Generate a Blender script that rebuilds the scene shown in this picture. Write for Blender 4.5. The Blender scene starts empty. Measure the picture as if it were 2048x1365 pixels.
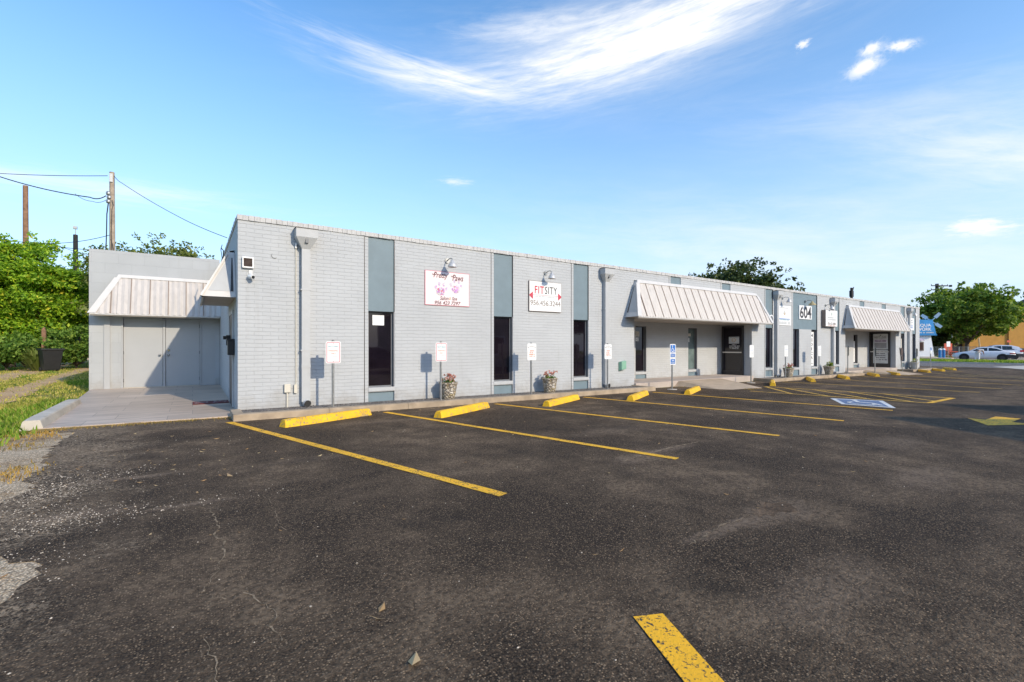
import bpy, bmesh, math, random
import numpy as np
from mathutils import Vector, Matrix
random.seed(7)
RNG = np.random.default_rng(11)
sc = bpy.context.scene
COL = sc.collection
PI = math.pi

# ------------------------------------------------------------------ survey of the place
# photo camera (2048 px wide frame): focal in px, horizon row, heading of the facade
F, HOR, VX, CAMH, SLOPE = 940.0, 693.0, 2407.0, 1.40, 0.005
A = math.atan2(VX - 1024, F)
SA, CA = math.sin(A), math.cos(A)
D = 10.95            # the street facade stands on Y = D
BX0, BX1 = 0.754, 41.24
TOPZ = 4.06

def zg(x):           # the lot falls gently to the east, then comes up to the street
    if x < -15: return 0.075
    if x < 40: return -SLOPE * x
    if x < 58: return -0.2 + 0.1 * (x - 40) / 18
    return -0.1
BREAKS = (-15, 40, 58)

def ray(px, py):
    u = (px - 1024) / F; v = (py - HOR) / F
    return u * SA + CA, -u * CA + SA, -v
def gnd(px, py, z=0.0):   # point of the lot surveyed from the photo
    rx, ry, rz = ray(px, py)
    d = (z - CAMH) / (rz + SLOPE * rx)
    if rx * d > 40:
        for _ in range(20):
            d = (z + zg(rx * d) - CAMH) / rz
    return rx * d, ry * d
def fac(px, y=D):         # X of a pixel column on a plane Y = y
    rx, ry, rz = ray(px, 693); return rx * y / ry
def at(px, py, d):
    rx, ry, rz = ray(px, py); return Vector((rx * d, ry * d, CAMH + rz * d))

# ------------------------------------------------------------------ materials
MATS = {}
def newmat(name):
    m = bpy.data.materials.new(name); m.use_nodes = True
    MATS[name] = m
    nt = m.node_tree
    return m, nt, nt.nodes['Principled BSDF']
def N(nt, typ, **kw):
    n = nt.nodes.new(typ)
    for k, v in kw.items():
        if k in ('operation', 'blend_type', 'data_type', 'noise_dimensions', 'feature', 'attribute_name', 'distance', 'interpolation_type', 'use_clamp', 'wave_type', 'bands_direction'):
            setattr(n, k, v)
        else:
            n.inputs[k].default_value = v
    return n
def L(nt, a, b): nt.links.new(a, b)
def ramp(nt, fac_out, stops):
    r = nt.nodes.new('ShaderNodeValToRGB')
    el = r.color_ramp.elements
    while len(el) < len(stops): el.new(0.5)
    for e, (p, c) in zip(el, stops):
        e.position = p; e.color = (*c, 1) if len(c) == 3 else c
    L(nt, fac_out, r.inputs[0]); return r
def mixc(nt, fac_, a, b, blend='MIX'):
    m = nt.nodes.new('ShaderNodeMix'); m.data_type = 'RGBA'; m.blend_type = blend
    for sock, v in ((m.inputs[0], fac_), (m.inputs[6], a), (m.inputs[7], b)):
        if hasattr(v, 'node'): L(nt, v, sock)
        elif isinstance(v, (int, float)): sock.default_value = v
        else: sock.default_value = (*v, 1)
    return m.outputs[2]
def math_(nt, op, a, b=None, c=None, clamp=False):
    m = nt.nodes.new('ShaderNodeMath'); m.operation = op; m.use_clamp = clamp
    for i, v in enumerate((a, b, c)):
        if v is None: continue
        if hasattr(v, 'node'): L(nt, v, m.inputs[i])
        else: m.inputs[i].default_value = v
    return m.outputs[0]
def pos(nt): return nt.nodes.new('ShaderNodeNewGeometry').outputs['Position']
def objc(nt): return nt.nodes.new('ShaderNodeTexCoord').outputs['Object']
def noise(nt, vec, scale, detail=3, rough=0.55, out='Fac'):
    n = nt.nodes.new('ShaderNodeTexNoise'); n.inputs['Scale'].default_value = scale
    n.inputs['Detail'].default_value = detail; n.inputs['Roughness'].default_value = rough
    L(nt, vec, n.inputs['Vector']); return n.outputs[out]
def bump(nt, bsdf, h, strength=0.5, dist=0.01):
    b = nt.nodes.new('ShaderNodeBump'); b.inputs['Strength'].default_value = strength; b.inputs['Distance'].default_value = dist
    L(nt, h, b.inputs['Height']); L(nt, b.outputs[0], bsdf.inputs['Normal'])

def plain(name, col, rough=0.6, metal=0.0, var=0.08, scale=6.0, bumpd=0.0, bscale=60, spec=0.5):
    """a paint or solid with small wear: value noise on the colour, optional fine bump"""
    m, nt, b = newmat(name)
    p = objc(nt)
    n1 = noise(nt, p, scale, 4)
    d = tuple(c * (1 - var) for c in col); l = tuple(min(1, c * (1 + var)) for c in col)
    r = ramp(nt, n1, [(0.3, d), (0.7, l)])
    L(nt, r.outputs[0], b.inputs['Base Color'])
    b.inputs['Roughness'].default_value = rough; b.inputs['Metallic'].default_value = metal
    b.inputs['Specular IOR Level'].default_value = spec
    if bumpd: bump(nt, b, noise(nt, p, bscale, 3), 0.5, bumpd)
    return m

def brick_mat(name, col, bw, bh, mortar, rowvar=0.05, squash=False, bd=0.008):
    m, nt, b = newmat(name)
    g = nt.nodes.new('ShaderNodeNewGeometry')
    sp = nt.nodes.new('ShaderNodeSeparateXYZ'); L(nt, g.outputs['Position'], sp.inputs[0])
    sn = nt.nodes.new('ShaderNodeSeparateXYZ'); L(nt, g.outputs['True Normal'], sn.inputs[0])
    ax = math_(nt, 'ABSOLUTE', sn.outputs[0]); sel = math_(nt, 'GREATER_THAN', ax, 0.5)
    inv = math_(nt, 'SUBTRACT', 1.0, sel)
    u = math_(nt, 'ADD', math_(nt, 'MULTIPLY', sp.outputs[0], inv), math_(nt, 'MULTIPLY', sp.outputs[1], sel))
    cb = nt.nodes.new('ShaderNodeCombineXYZ'); L(nt, u, cb.inputs[0]); L(nt, sp.outputs[2], cb.inputs[1])
    # hand-laid unevenness
    nz = nt.nodes.new('ShaderNodeTexNoise'); nz.inputs['Scale'].default_value = 2.2; nz.inputs['Detail'].default_value = 3
    L(nt, g.outputs['Position'], nz.inputs['Vector'])
    sub = nt.nodes.new('ShaderNodeVectorMath'); sub.operation = 'SUBTRACT'; L(nt, nz.outputs['Color'], sub.inputs[0]); sub.inputs[1].default_value = (0.5, 0.5, 0.5)
    scl = nt.nodes.new('ShaderNodeVectorMath'); scl.operation = 'SCALE'; L(nt, sub.outputs[0], scl.inputs[0]); scl.inputs['Scale'].default_value = 0.035
    add = nt.nodes.new('ShaderNodeVectorMath'); add.operation = 'ADD'; L(nt, cb.outputs[0], add.inputs[0]); L(nt, scl.outputs[0], add.inputs[1])
    br = nt.nodes.new('ShaderNodeTexBrick'); L(nt, add.outputs[0], br.inputs['Vector'])
    br.inputs['Scale'].default_value = 1.0; br.inputs['Brick Width'].default_value = bw; br.inputs['Row Height'].default_value = bh
    br.inputs['Mortar Size'].default_value = mortar; br.inputs['Mortar Smooth'].default_value = 0.5; br.inputs['Bias'].default_value = 0
    br.inputs['Color1'].default_value = (*[c * (1 - rowvar) for c in col], 1)
    br.inputs['Color2'].default_value = (*[c * (1 + rowvar) for c in col], 1)
    br.inputs['Mortar'].default_value = (*[c * 0.90 for c in col], 1)
    n1 = noise(nt, g.outputs['Position'], 0.9, 5)
    grime = ramp(nt, n1, [(0.3, (0.93, 0.93, 0.93)), (0.7, (1.04, 1.04, 1.035))])
    c = mixc(nt, 1.0, br.outputs['Color'], grime.outputs[0], 'MULTIPLY')
    # rusty/dusty drips, sparse
    st = nt.nodes.new('ShaderNodeMapping'); st.inputs['Scale'].default_value = (5, 5, 0.5); L(nt, g.outputs['Position'], st.inputs[0])
    n3 = noise(nt, st.outputs[0], 1.0, 4)
    f3 = ramp(nt, n3, [(0.60, (0, 0, 0)), (0.8, (1, 1, 1))])
    c = mixc(nt, math_(nt, 'MULTIPLY', f3.outputs[0], 0.24), c, (0.30, 0.28, 0.25))
    # splashed dirt along the foot of the wall
    ft = math_(nt, 'ADD', math_(nt, 'ADD', sp.outputs[2], math_(nt, 'MULTIPLY', sp.outputs[0], 0.005)), math_(nt, 'MULTIPLY', math_(nt, 'SUBTRACT', noise(nt, g.outputs['Position'], 3.0, 6, 0.7), 0.5), -1.3))
    fr = ramp(nt, ft, [(0.02, (1, 1, 1)), (0.45, (0, 0, 0))])
    c = mixc(nt, math_(nt, 'MULTIPLY', fr.outputs[0], 0.42), c, (0.27, 0.235, 0.185))
    L(nt, c, b.inputs['Base Color']); b.inputs['Roughness'].default_value = 0.75
    b.inputs['Specular IOR Level'].default_value = 0.25
    hgt = math_(nt, 'ADD', math_(nt, 'MULTIPLY', br.outputs['Fac'], -1.0), math_(nt, 'MULTIPLY', noise(nt, g.outputs['Position'], 30, 4), 0.5))
    bump(nt, b, hgt, 0.75, bd)
    return m

GREYW = (0.480, 0.493, 0.503)
M_BRICK = brick_mat('painted_brick', GREYW, 0.30, 0.081, 0.005, 0.014, bd=0.006)
M_BLOCK = brick_mat('painted_block', (0.425, 0.435, 0.442), 0.62, 0.30, 0.004, 0.02, bd=0.003)
M_COPING = plain('coping_paint', (0.52, 0.51, 0.495), 0.8, var=0.12, scale=9, bumpd=0.006, bscale=25)
M_GREYTRIM = plain('grey_trim_paint', (0.455, 0.463, 0.467), 0.55, var=0.04)
M_BLUE = plain('slate_blue_paint', (0.165, 0.225, 0.258), 0.6, var=0.07, scale=3)
def streaked(name, col, rough=0.45):
    m, nt, b = newmat(name); g = nt.nodes.new('ShaderNodeNewGeometry')
    mp = nt.nodes.new('ShaderNodeMapping'); mp.inputs['Scale'].default_value = (9, 9, 0.9); L(nt, g.outputs['Position'], mp.inputs[0])
    f = ramp(nt, noise(nt, mp.outputs[0], 1.0, 5, 0.6), [(0.35, tuple(c*0.93 for c in col)), (0.62, tuple(min(1, c*1.06) for c in col))])
    st = ramp(nt, noise(nt, mp.outputs[0], 2.3, 5, 0.7), [(0.66, (0, 0, 0)), (0.82, (1, 1, 1))])
    c = mixc(nt, math_(nt, 'MULTIPLY', st.outputs[0], 0.12), f.outputs[0], (0.30, 0.23, 0.17))
    L(nt, c, b.inputs['Base Color']); b.inputs['Roughness'].default_value = rough
    bump(nt, b, noise(nt, g.outputs['Position'], 2.0, 3), 0.25, 0.02)
    return m
M_AWN = streaked('awning_metal', (0.525, 0.485, 0.45))
M_DOORGREY = plain('grey_door_paint', (0.405, 0.41, 0.412), 0.5, var=0.035, scale=1.6)
M_AWNTRIM = plain('awning_trim', (0.60, 0.58, 0.555), 0.45, var=0.05)
M_RIB = plain('awning_seam_brown', (0.25, 0.19, 0.15), 0.55, var=0.1)
M_SOFFIT = plain('soffit_board', (0.40, 0.36, 0.32), 0.8, var=0.08)
M_BRONZE = plain('dark_bronze_metal', (0.045, 0.043, 0.045), 0.4, 0.3, var=0.15)
M_GREYMETAL = plain('grey_painted_metal', (0.16, 0.165, 0.175), 0.5, var=0.08)
M_BLACK = plain('black_plastic', (0.012, 0.012, 0.013), 0.45, var=0.2)
M_GALV = plain('galvanised_steel', (0.36, 0.36, 0.35), 0.38, 0.7, var=0.15, scale=20)
M_ALU = plain('bare_aluminium', (0.62, 0.60, 0.57), 0.4, 0.35, var=0.1)
M_BRASS = plain('brassy_metal', (0.60, 0.46, 0.22), 0.4, 0.35, var=0.1)
M_WHITE = plain('white_enamel', (0.80, 0.80, 0.79), 0.4, var=0.03)
M_CREAM = plain('cream_plastic', (0.62, 0.58, 0.49), 0.5, var=0.05)
M_SIGNPINK = plain('pale_pink_panel', (0.80, 0.68, 0.685), 0.4, var=0.02)
M_RED = plain('red_ink', (0.55, 0.03, 0.06), 0.5, var=0.05)
M_PINKRED = plain('rose_border_ink', (0.62, 0.16, 0.22), 0.5, var=0.05)
M_ORANGEINK = plain('orange_red_ink', (0.65, 0.22, 0.12), 0.5, var=0.05)
M_TEAL = plain('teal_ink', (0.06, 0.33, 0.38), 0.5, var=0.05)
M_CHAR = plain('charcoal_ink', (0.035, 0.03, 0.032), 0.5, var=0.1)
M_MAROON = plain('maroon_ink', (0.12, 0.03, 0.04), 0.5, var=0.1)
M_PURPLE = plain('purple_ink', (0.52, 0.25, 0.58), 0.5, var=0.15)
M_LILAC = plain('lilac_ink', (0.58, 0.50, 0.63), 0.5, var=0.15)
M_GREYINK = plain('grey_ink', (0.30, 0.30, 0.31), 0.5, var=0.1)
M_BROWNINK = plain('brown_grey_ink', (0.22, 0.17, 0.14), 0.5, var=0.1)
M_LIGHTINK = plain('pale_grey_ink', (0.58, 0.60, 0.60), 0.5, var=0.1)
M_SIGNBLUE = plain('sign_blue', (0.03, 0.16, 0.50), 0.4, var=0.05)
M_KIOSKBLUE = plain('kiosk_blue', (0.03, 0.24, 0.52), 0.4, var=0.2, scale=1.2)
M_BOLLARD = plain('bollard_blue', (0.02, 0.17, 0.42), 0.45, var=0.08)
M_GREENBOX = plain('green_plastic', (0.22, 0.42, 0.30), 0.5, var=0.06)
M_STONEPATH = plain('kerb_concrete', (0.37, 0.285, 0.195), 0.9, var=0.25, scale=3.5, bumpd=0.006, bscale=40)
M_CONC = plain('pale_concrete', (0.52, 0.465, 0.385), 0.9, var=0.14, scale=3, bumpd=0.003, bscale=60)
M_TANCONC = plain('tan_concrete', (0.50, 0.38, 0.26), 0.9, var=0.18, scale=2.5, bumpd=0.003, bscale=60)
M_SLAB = plain('slab_concrete', (0.46, 0.385, 0.33), 0.9, var=0.12, scale=2, bumpd=0.002, bscale=60)
M_WOODPOLE = plain('weathered_pole_wood', (0.34, 0.27, 0.20), 0.9, var=0.25, scale=5, bumpd=0.01, bscale=15)
M_REDWOOD = plain('brown_pole_wood', (0.24, 0.13, 0.075), 0.9, var=0.35, scale=5, bumpd=0.01, bscale=15)
M_BLACKPOLE = plain('creosoted_pole_wood', (0.02, 0.018, 0.017), 0.8, var=0.3)
M_WIRE = plain('black_cable', (0.012, 0.012, 0.014), 0.6, var=0.1)
M_BARK = plain('tree_bark', (0.10, 0.075, 0.055), 0.95, var=0.3, scale=8, bumpd=0.02, bscale=20)
M_OCHRE = plain('ochre_stucco', (0.55, 0.28, 0.06), 0.85, var=0.1, scale=1.5, bumpd=0.006, bscale=10)
M_DARKROOF = plain('dark_shingle', (0.06, 0.05, 0.045), 0.9, var=0.2)
M_REDPAINT = plain('red_paint', (0.50, 0.07, 0.03), 0.5, var=0.12)
M_DARKMAROON = plain('dark_maroon_wood', (0.05, 0.018, 0.012), 0.8, var=0.2)
M_CARWHITE = plain('white_car_paint', (0.74, 0.73, 0.75), 0.22, var=0.01, spec=0.6)
M_CARSILVER = plain('pale_silver_car_paint', (0.60, 0.61, 0.66), 0.25, 0.2, var=0.01, spec=0.6)
M_TYRE = plain('tyre_rubber', (0.012, 0.012, 0.012), 0.8, var=0.1)
M_CLAD = plain('dark_bumper_plastic', (0.035, 0.03, 0.035), 0.6, var=0.1)
M_TAIL = plain('red_lamp_lens', (0.50, 0.02, 0.03), 0.2, var=0.05)
M_SKIN = plain('skin', (0.32, 0.17, 0.11), 0.55, var=0.05)
M_HAIR = plain('dark_hair', (0.03, 0.018, 0.015), 0.6, var=0.2)
M_CLOTH = plain('white_cotton', (0.72, 0.71, 0.69), 0.9, var=0.04)
M_BUILD = plain('beige_siding', (0.45, 0.40, 0.33), 0.8, var=0.05)
M_MAT = plain('red_doormat', (0.14, 0.03, 0.03), 0.95, var=0.5, scale=14)
M_MATPRINT = plain('doormat_print', (0.38, 0.30, 0.30), 0.95, var=0.4, scale=30)
M_GREENSIGN = plain('grey_green_sign_back', (0.10, 0.13, 0.115), 0.5, 0.3, var=0.1)
M_BROWNSIGN = plain('brown_rusty_metal', (0.09, 0.06, 0.05), 0.7, var=0.3)
M_TANPOST = plain('tan_post', (0.55, 0.36, 0.17), 0.7, var=0.1)
M_BANNERRED = plain('faded_red_vinyl', (0.34, 0.14, 0.10), 0.6, var=0.2, scale=10)

def glass_mat(name, tint, rough=0.03, spec=0.5):
    m, nt, b = newmat(name)
    n1 = noise(nt, pos(nt), 1.7, 3)
    r = ramp(nt, n1, [(0.35, tuple(c * 0.7 for c in tint)), (0.7, tuple(c * 1.3 for c in tint))])
    L(nt, r.outputs[0], b.inputs['Base Color']); b.inputs['Roughness'].default_value = rough
    b.inputs['Specular IOR Level'].default_value = spec
    bump(nt, b, noise(nt, pos(nt), 1.3, 2), 0.06, 0.02)
    return m
M_GLASS = glass_mat('dark_window_glass', (0.010, 0.007, 0.011))
M_GLASSGREEN = glass_mat('green_grey_glass', (0.14, 0.19, 0.185), 0.1)
M_CARGLASS = glass_mat('car_glass', (0.02, 0.03, 0.035), 0.04)

def yellow_paint(name, col, wear):
    m, nt, b = newmat(name)
    p = pos(nt)
    n1 = noise(nt, p, 1.1, 3); n2 = noise(nt, p, 55, 3, 0.6)
    base = ramp(nt, n1, [(0.3, tuple(c * 0.88 for c in col)), (0.7, tuple(min(1, c * 1.06) for c in col))])
    f = ramp(nt, math_(nt, 'ADD', n2, math_(nt, 'MULTIPLY', noise(nt, p, 6, 3), 0.35)), [(wear, (0, 0, 0)), (wear + 0.10, (1, 1, 1))])
    c = mixc(nt, f.outputs[0], base.outputs[0], (0.05, 0.042, 0.03))
    L(nt, c, b.inputs['Base Color']); b.inputs['Roughness'].default_value = 0.75
    bump(nt, b, noise(nt, p, 70, 3), 0.6, 0.006)
    return m
YEL = (0.80, 0.49, 0.012)
M_LINE = yellow_paint('yellow_line_paint', (0.92, 0.475, 0.015), 0.72)
M_LINEFAR = yellow_paint('worn_yellow_line_paint', (0.82, 0.47, 0.05), 0.68)
M_LINENEAR = yellow_paint('speckled_yellow_line_paint', (0.95, 0.47, 0.012), 0.725)
M_LINEFADED = yellow_paint('faded_yellow_line_paint', (0.52, 0.34, 0.09), 0.60)
def stop_paint():
    m, nt, b = newmat('yellow_stop_paint'); p = pos(nt)
    n1 = noise(nt, p, 3.0, 5, 0.65)
    base = ramp(nt, n1, [(0.3, (0.78, 0.42, 0.010)), (0.7, (0.92, 0.54, 0.014))])
    chip = ramp(nt, math_(nt, 'ADD', noise(nt, p, 26, 5, 0.7), math_(nt, 'MULTIPLY', noise(nt, p, 4, 3), 0.4)), [(0.765, (0, 0, 0)), (0.80, (1, 1, 1))])
    c = mixc(nt, math_(nt, 'MULTIPLY', chip.outputs[0], 0.8), base.outputs[0], (0.30, 0.25, 0.18))
    scuff = ramp(nt, noise(nt, p, 7, 6, 0.75), [(0.60, (0, 0, 0)), (0.78, (1, 1, 1))])
    c = mixc(nt, math_(nt, 'MULTIPLY', scuff.outputs[0], 0.65), c, (0.22, 0.13, 0.03))
    L(nt, c, b.inputs['Base Color']); b.inputs['Roughness'].default_value = 0.7
    bump(nt, b, math_(nt, 'ADD', noise(nt, p, 45, 4), math_(nt, 'MULTIPLY', chip.outputs[0], -0.6)), 0.8, 0.008)
    return m
M_STOPYEL = stop_paint()
M_MARKWHITE = yellow_paint('white_marking_paint', (0.72, 0.72, 0.70), 0.76)
M_MARKBLUE = yellow_paint('blue_marking_paint', (0.14, 0.21, 0.36), 0.72)

def asphalt_mat(name, dark, mid, dust, patchy=1.0, verge=False):
    m, nt, b = newmat(name)
    p = pos(nt)
    fine = noise(nt, p, 95, 3, 0.65)
    med = noise(nt, p, 28, 4, 0.6)
    big = noise(nt, p, 0.48, 6, 0.62)
    mid_n = noise(nt, p, 2.1, 5, 0.6)
    r = ramp(nt, fine, [(0.38, dark), (0.51, mid), (0.60, tuple(c * 1.9 for c in mid)), (0.70, tuple(c * 3.6 for c in mid))])
    # aggregate: pale stone chips showing through the binder
    vo = nt.nodes.new('ShaderNodeTexVoronoi'); vo.inputs['Scale'].default_value = 84; L(nt, p, vo.inputs['Vector'])
    sx = nt.nodes.new('ShaderNodeSeparateColor'); L(nt, vo.outputs['Color'], sx.inputs[0])
    chip = math_(nt, 'MULTIPLY', math_(nt, 'GREATER_THAN', sx.outputs[0], 0.56), math_(nt, 'LESS_THAN', vo.outputs['Distance'], 0.40))
    chipc = mixc(nt, sx.outputs[1], (0.07, 0.049, 0.030), (0.40, 0.275, 0.165))
    c = mixc(nt, math_(nt, 'MULTIPLY', chip, 0.85), r.outputs[0], chipc)
    # wheel-worn dusty patches
    d1 = ramp(nt, big, [(0.41, (0, 0, 0)), (0.60, (1, 1, 1))])
    d2 = ramp(nt, mid_n, [(0.38, (0.05, 0.05, 0.05)), (0.60, (1, 1, 1))])
    d3 = ramp(nt, med, [(0.40, (0, 0, 0)), (0.62, (1, 1, 1))])
    f = math_(nt, 'MULTIPLY', math_(nt, 'MULTIPLY', d1.outputs[0], math_(nt, 'ADD', 0.2, math_(nt, 'MULTIPLY', d2.outputs[0], 0.8))), math_(nt, 'ADD', 0.3, math_(nt, 'MULTIPLY', d3.outputs[0], 0.7)))
    c = mixc(nt, math_(nt, 'MULTIPLY', f, 0.9 * patchy), c, dust)
    # small isolated pale scuffs
    sc_ = ramp(nt, noise(nt, p, 1.1, 5, 0.7), [(0.64, (0, 0, 0)), (0.76, (1, 1, 1))])
    c = mixc(nt, math_(nt, 'MULTIPLY', math_(nt, 'MULTIPLY', sc_.outputs[0], d3.outputs[0]), 0.55 * patchy), c, tuple(x * 1.25 for x in dust))
    if verge:
        sp = nt.nodes.new('ShaderNodeSeparateXYZ'); L(nt, p, sp.inputs[0])
        # sand washed in from the unpaved side, oil drips in the bays, faint seal-coat seams
        e = math_(nt, 'ADD', math_(nt, 'MULTIPLY', math_(nt, 'ADD', sp.outputs[0], 0.35), -0.75), math_(nt, 'MULTIPLY', math_(nt, 'SUBTRACT', noise(nt, p, 1.6, 6, 0.7), 0.5), 2.6))
        e = ramp(nt, e, [(0.12, (0, 0, 0)), (0.80, (1, 1, 1))])
        fl = ramp(nt, noise(nt, p, 40, 4, 0.7), [(0.46, (0, 0, 0)), (0.60, (1, 1, 1))])
        c = mixc(nt, math_(nt, 'MULTIPLY', math_(nt, 'MULTIPLY', e.outputs[0], fl.outputs[0]), 0.9), c, (0.46, 0.34, 0.22))
        # dust lying round the broken spots of the paving
        wob = noise(nt, p, 3.2, 6, 0.72)
        for (sx_, sy_, rx_, ry_, am) in ((4.15, 2.05, 0.62, 0.24, 0.75), (3.35, 2.08, 0.55, 0.09, 0.7), (5.3, 4.15, 0.95, 0.13, 0.7), (4.6, 4.0, 0.5, 0.2, 0.5), (6.6, 1.7, 0.9, 0.35, 0.6), (3.0, 1.25, 0.8, 0.3, 0.45), (8.6, 2.6, 1.0, 0.4, 0.55), (-0.55, 6.35, 0.55, 0.10, 0.8), (-0.75, 5.2, 0.5, 0.14, 0.75), (0.0, 5.02, 0.5, 0.07, 0.7), (6.0, 5.6, 1.2, 0.35, 0.4), (1.4, 6.2, 0.9, 0.2, 0.35), (3.1, 8.6, 1.0, 0.2, 0.4)):
            q = math_(nt, 'ADD', math_(nt, 'POWER', math_(nt, 'ABSOLUTE', math_(nt, 'DIVIDE', math_(nt, 'SUBTRACT', sp.outputs[0], sx_), rx_)), 2.0), math_(nt, 'POWER', math_(nt, 'ABSOLUTE', math_(nt, 'DIVIDE', math_(nt, 'SUBTRACT', sp.outputs[1], sy_), ry_)), 2.0))
            gq = ramp(nt, math_(nt, 'ADD', math_(nt, 'EXPONENT', math_(nt, 'MULTIPLY', q, -1.0)), math_(nt, 'MULTIPLY', math_(nt, 'SUBTRACT', wob, 0.5), 1.5)), [(0.35, (0, 0, 0)), (0.95, (1, 1, 1))])
            inside = math_(nt, 'LESS_THAN', q, 4.0)
            c = mixc(nt, math_(nt, 'MULTIPLY', math_(nt, 'MULTIPLY', math_(nt, 'MULTIPLY', gq.outputs[0], inside), math_(nt, 'ADD', 0.35, math_(nt, 'MULTIPLY', d3.outputs[0], 0.65))), am), c, (0.26, 0.185, 0.125))
        oil = ramp(nt, noise(nt, p, 0.9, 3, 0.5), [(0.60, (0, 0, 0)), (0.72, (1, 1, 1))])
        c = mixc(nt, math_(nt, 'MULTIPLY', oil.outputs[0], 0.45), c, (0.014, 0.011, 0.009))
        # tan dust blown up against the kerb
        k = ramp(nt, math_(nt, 'ADD', math_(nt, 'SUBTRACT', sp.outputs[1], 9.55), math_(nt, 'MULTIPLY', math_(nt, 'SUBTRACT', noise(nt, p, 2.5, 5, 0.7), 0.5), 1.6)), [(0.1, (0, 0, 0)), (0.6, (1, 1, 1))])
        c = mixc(nt, math_(nt, 'MULTIPLY', math_(nt, 'MULTIPLY', k.outputs[0], d3.outputs[0]), 0.55), c, (0.24, 0.175, 0.115))
    L(nt, c, b.inputs['Base Color']); b.inputs['Roughness'].default_value = 0.9
    b.inputs['Specular IOR Level'].default_value = 0.2
    h = math_(nt, 'ADD', math_(nt, 'MULTIPLY', fine, 0.6), math_(nt, 'MULTIPLY', med, 0.7))
    bump(nt, b, h, 1.0, 0.018)
    return m
M_ASPH = asphalt_mat('lot_asphalt', (0.0095, 0.0063, 0.0038), (0.044, 0.0292, 0.0180), (0.250, 0.172, 0.105), 1.0, True)
M_ROAD = asphalt_mat('street_asphalt', (0.10, 0.09, 0.085), (0.16, 0.145, 0.135), (0.22, 0.20, 0.18), 0.5)
M_PAVE = asphalt_mat('far_lot_paving', (0.22, 0.17, 0.13), (0.30, 0.24, 0.19), (0.34, 0.28, 0.22), 0.5)

def ground_mat(name, stops, scale, bd=0.03, speck=None):
    m, nt, b = newmat(name)
    p = pos(nt)
    n1 = noise(nt, p, scale, 7, 0.65)
    r = ramp(nt, n1, stops)
    c = r.outputs[0]
    n2 = noise(nt, p, 45, 4, 0.6)
    r2 = ramp(nt, n2, [(0.3, (0.6, 0.6, 0.6)), (0.7, (1.3, 1.3, 1.3))])
    c = mixc(nt, 1.0, c, r2.outputs[0], 'MULTIPLY')
    if speck:
        vo = nt.nodes.new('ShaderNodeTexVoronoi'); vo.inputs['Scale'].default_value = speck; L(nt, p, vo.inputs['Vector'])
        sx = nt.nodes.new('ShaderNodeSeparateColor'); L(nt, vo.outputs['Color'], sx.inputs[0])
        r3 = ramp(nt, sx.outputs[0], [(0.0, (0.6, 0.57, 0.54)), (0.6, (0.95, 0.93, 0.90)), (1.0, (1.25, 1.2, 1.12))])
        c = mixc(nt, 1.0, c, r3.outputs[0], 'MULTIPLY')
        edge = ramp(nt, vo.outputs['Distance'], [(0.3, (1, 1, 1)), (0.62, (0.5, 0.48, 0.46))])
        c = mixc(nt, 1.0, c, edge.outputs[0], 'MULTIPLY')
        bump(nt, b, vo.outputs['Distance'], 0.9, bd)
    else:
        bump(nt, b, n2, 0.8, bd)
    L(nt, c, b.inputs['Base Color']); b.inputs['Roughness'].default_value = 0.95
    b.inputs['Specular IOR Level'].default_value = 0.15
    return m
M_SOIL = ground_mat('grassy_soil', [(0.30, (0.09, 0.14, 0.015)), (0.48, (0.16, 0.20, 0.025)), (0.62, (0.27, 0.25, 0.06)), (0.75, (0.34, 0.27, 0.12))], 0.45)
M_TURF = ground_mat('street_turf', [(0.3, (0.075, 0.15, 0.015)), (0.7, (0.14, 0.21, 0.03))], 0.8)
M_DIRT = ground_mat('dry_dirt', [(0.3, (0.50, 0.31, 0.15)), (0.6, (0.66, 0.45, 0.25)), (0.75, (0.36, 0.30, 0.06))], 0.9, 0.02)
M_VERGE = ground_mat('crushed_limestone', [(0.34, (0.40, 0.235, 0.095)), (0.47, (0.80, 0.635, 0.445)), (0.7, (0.93, 0.77, 0.57))], 1.3, 0.012, 75)
M_GRAVEL = ground_mat('grey_gravel', [(0.3, (0.27, 0.255, 0.245)), (0.7, (0.40, 0.375, 0.35))], 1.2, 0.03, 30)
M_STRAW = ground_mat('dry_straw', [(0.3, (0.30, 0.19, 0.06)), (0.7, (0.44, 0.30, 0.11))], 5, 0.02)
M_RUST = ground_mat('rusty_dirt', [(0.35, (0.06, 0.040, 0.026)), (0.6, (0.18, 0.12, 0.075))], 3, 0.02)
M_CRACKDUST = ground_mat('crack_dust', [(0.32, (0.02, 0.015, 0.01)), (0.5, (0.30, 0.22, 0.14))], 9, 0.01)

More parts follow.
